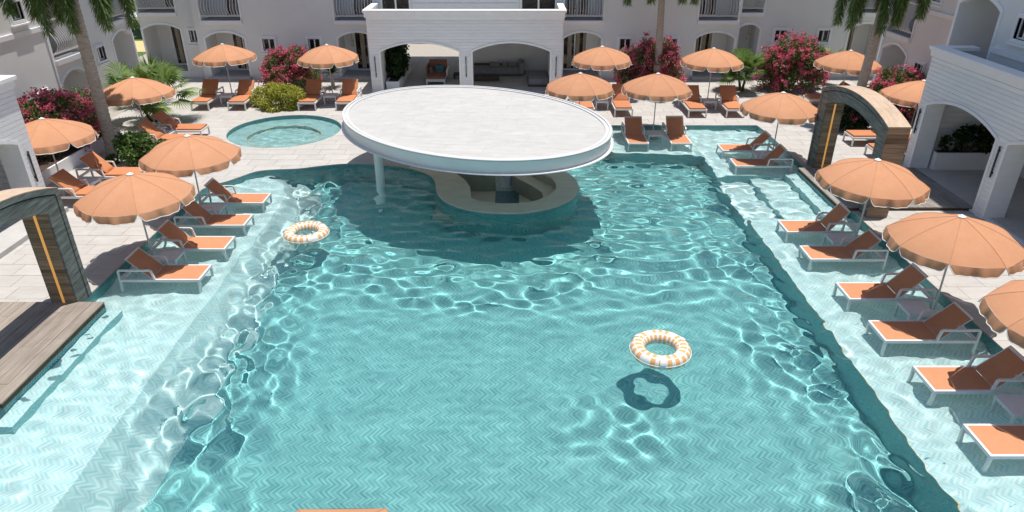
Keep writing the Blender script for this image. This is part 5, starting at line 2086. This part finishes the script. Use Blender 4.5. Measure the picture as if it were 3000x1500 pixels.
palm_tree('tall leaning palm on the left beside the bougainvillea', (-15.87, 26.35, 0.0), (-15.66, 26.05, 5.9), 0.235, 0.185,
          [(D_(-80), 0.55, 4.9), (D_(-140), 1.0, 4.85), (D_(-20), 1.35, 5.0), (D_(-165), 2.05, 5.5), (D_(30), 1.7, 4.9), (D_(90), 1.5, 4.9), (D_(140), 1.7, 5.0), (D_(185), 1.4, 5.3), (D_(60), 1.2, 5.4)], 1)
palm_tree('slim middle palm rising through the bougainvillea mound', (7.55, 36.2, 0.0), (7.37, 36.1, 5.2), 0.20, 0.16,
          [(D_(-170), 1.75, 4.55), (D_(-15), 1.6, 4.6), (D_(-60), 1.5, 4.75), (D_(-120), 1.5, 4.75), (D_(30), 1.7, 4.8), (D_(90), 1.5, 4.8), (D_(150), 1.7, 4.9), (D_(120), 1.3, 5.2)], 2)
palm_tree('tall palm on the right rising behind the wooden arch', (15.1, 30.0, 0.0), (15.25, 29.9, 5.3), 0.22, 0.17,
          [(D_(-100), 0.35, 4.2), (D_(-175), 1.25, 4.35), (D_(-60), 0.7, 4.5), (D_(-15), 1.45, 4.8), (D_(40), 1.6, 4.4), (D_(100), 1.5, 4.4), (D_(150), 1.6, 4.4), (D_(70), 1.2, 4.9)], 3)

# garden past the left wing: sunlit trees and a white tent
def garden_tree(label, base, h, rad, seed):
    o = thing('garden_tree', label, 'tree', (base[0], base[1], 0))
    r = np.random.default_rng(seed)
    m_ = MB()
    m_.tube([(0, 0, -0.02), (0.1, 0, h * 0.4), (0.05, 0.1, h * 0.7)], [0.16, 0.12, 0.06], 8)
    for i in range(4):
        a = i * 1.6
        m_.tube([(0.08, 0, h * 0.4), (math.cos(a) * rad * 0.5, math.sin(a) * rad * 0.5, h * 0.7)], [0.07, 0.03], 6)
    m_.build('trunk', 'stem', o)
    ncl = 40
    cen = r.normal(size=(ncl, 3))
    cen /= np.linalg.norm(cen, axis=1, keepdims=True)
    cen *= r.uniform(0.4, 1.0, (ncl, 1)) * np.array([rad, rad, h * 0.42])
    cen[:, 2] += h * 0.55
    n_ = 7000
    k = r.integers(0, ncl, n_)
    d = r.normal(size=(n_, 3))
    d /= np.linalg.norm(d, axis=1, keepdims=True)
    P = cen[k] + d * r.uniform(0.2, 0.6, (n_, 1))
    P[:, 2] = np.maximum(P[:, 2], 0.1)
    V_, F_ = leaves(P, d, 0.22, r=r)
    f = bpy.data.objects.new('crown', fast_mesh('crown', V_, F_, ['leafyellow']))
    C.objects.link(f)
    f.parent = o
    return o
garden_tree('sunlit yellow-green tree glimpsed between the left wing and the back block', (-27.6, 55.5), 5.2, 1.9, 61)
garden_tree('sunlit green tree farther left behind the left wing gap', (-30.0, 57.5), 6.0, 2.2, 62)
garden_tree('sunlit tree at the right side of the left wing gap', (-25.0, 58.5), 6.0, 2.0, 63)
o = thing('garden_tent', 'small white tent roof glimpsed in the garden gap on the left', 'tent', (-26.6, 52.8, 0))
mb = MB()
mb.add([(-1.0, -1.0, 1.5), (1.0, -1.0, 1.5), (1.0, 1.0, 1.5), (-1.0, 1.0, 1.5), (0, 0, 2.1), (-1.0, -1.0, 1.3), (1.0, -1.0, 1.3), (1.0, 1.0, 1.3), (-1.0, 1.0, 1.3)], [(0, 1, 4), (1, 2, 4), (2, 3, 4), (3, 0, 4), (5, 6, 1, 0), (6, 7, 2, 1), (7, 8, 3, 2), (8, 5, 0, 3)])
mb.build('roof', 'white', o)
for sx_ in (-0.95, 0.95):
    for sy_ in (-0.95, 0.95):
        mb = MB()
        mb.tube([(sx_, sy_, -0.02), (sx_, sy_, 1.5)], 0.03, 6)
        mb.build('leg', 'metal', o)

# ------------------------------------------------------------------ furniture inside the pavilion
o = thing('daybed', 'daybed with faded terracotta cushions inside the left pavilion arch', 'daybed', (-4.15, 38.7, 0.02))
mb = MB()
mb.box(-0.52, 0.52, -1.0, 1.0, 0.16, 0.30)
mb.build('frame', 'metal', o, bevel=0.01)
for sx_ in (-0.48, 0.48):
    for sy_ in (-0.95, 0.95):
        mb = MB()
        mb.box(sx_ - 0.035, sx_ + 0.035, sy_ - 0.035, sy_ + 0.035, 0, 0.158)
        mb.build('leg', 'metal', o)
mb = MB()
mb.box(-0.49, 0.49, -0.98, 0.72, 0.302, 0.42)
mb.build('seat_cushion', 'shadowed', o, True, 0.03)
mb = MB()
mb.box(-0.49, 0.49, 0.72, 0.98, 0.302, 0.98)
mb.build('back_cushion', 'shadowed', o, True, 0.03)
mb = MB()
mb.box(-0.60, -0.50, -0.1, 1.0, 0.30, 0.78)
mb.build('armrest', 'shadowed', o, True, 0.03)
mb = MB()
mb.box(0.50, 0.60, -0.1, 1.0, 0.30, 0.60)
mb.build('armrest', 'metal', o, True, 0.03)
pillow('teal square pillow on the daybed in the left pavilion arch', (-4.05, 39.2, 0.52), (R(72), 0, 0), 'teal', (0.26, 0.25, 0.05))
pillow('grey pillow leaning on the left side of the daybed', (-4.55, 38.9, 0.50), (R(80), 0, R(80)), 'greyfab', (0.24, 0.24, 0.05))
o = thing('sofa', 'long grey built-in sofa in the right pavilion arch', 'sofa', (-0.75, 40.4, 0.02))
for i, (a, b) in enumerate(((-1.45, -0.55), (-0.545, 0.50), (0.505, 1.12))):
    mb = MB()
    mb.box(a, b, -0.55, 0.6, 0.08, 0.42)
    mb.build('seat_module', 'greyfab', o, True, 0.015)
mb = MB()
mb.box(1.13, 1.45, -0.55, 0.6, 0.08, 0.70)
mb.build('arm_block', 'greyfab', o, True, 0.015)
mb = MB()
mb.box(-1.45, 1.12, 0.35, 0.6, 0.422, 0.50)
mb.build('seat_back', 'rug', o)
for x, lab in ((-1.0, 'leftmost grey cushion on the built-in sofa'), (-0.42, 'small middle grey cushion on the built-in sofa'), (0.05, 'rightmost grey cushion on the built-in sofa')):
    pillow(lab, (x, 40.62, 0.46), (R(70), 0, 0), 'greyfab', (0.30 if x != -0.42 else 0.16, 0.2, 0.07))
o = thing('platform_bed', 'low grey daybed platform at the right side of the right pavilion arch', 'daybed', (1.42, 38.4, 0.02))
mb = MB()
mb.box(-0.53, 0.53, -1.1, 1.1, 0.10, 0.40)
mb.build('mattress', 'greyfab', o, True, 0.02)
mb = MB()
mb.box(-0.55, 0.55, -1.12, 1.12, 0.0, 0.098)
mb.build('plinth', 'rug', o)
o = thing('low_table', 'low dark woven table in front of the built-in sofa', 'table', (-1.45, 38.9, 0.02))
mb = MB()
mb.box(-0.75, 0.75, -0.4, 0.4, 0.12, 0.18)
mb.build('table_top', 'rug', o, bevel=0.01)
mb = MB()
mb.box(-0.7, 0.7, -0.36, 0.36, 0.0, 0.119)
mb.build('base', 'rug', o)
o = thing('low_table', 'small dark square table right of the terracotta daybed', 'table', (-3.0, 39.4, 0.02))
mb = MB()
mb.box(-0.3, 0.3, -0.35, 0.35, 0.18, 0.24)
mb.build('table_top', 'rug', o, bevel=0.01)
for sx_ in (-0.26, 0.26):
    for sy_ in (-0.3, 0.3):
        mb = MB()
        mb.box(sx_ - 0.03, sx_ + 0.03, sy_ - 0.03, sy_ + 0.03, 0, 0.179)
        mb.build('leg', 'rug', o)
print('objects', len(bpy.data.objects), 'tris', sum(len(m.loop_triangles) if m.loop_triangles else len(m.polygons) * 2 for m in bpy.data.meshes))
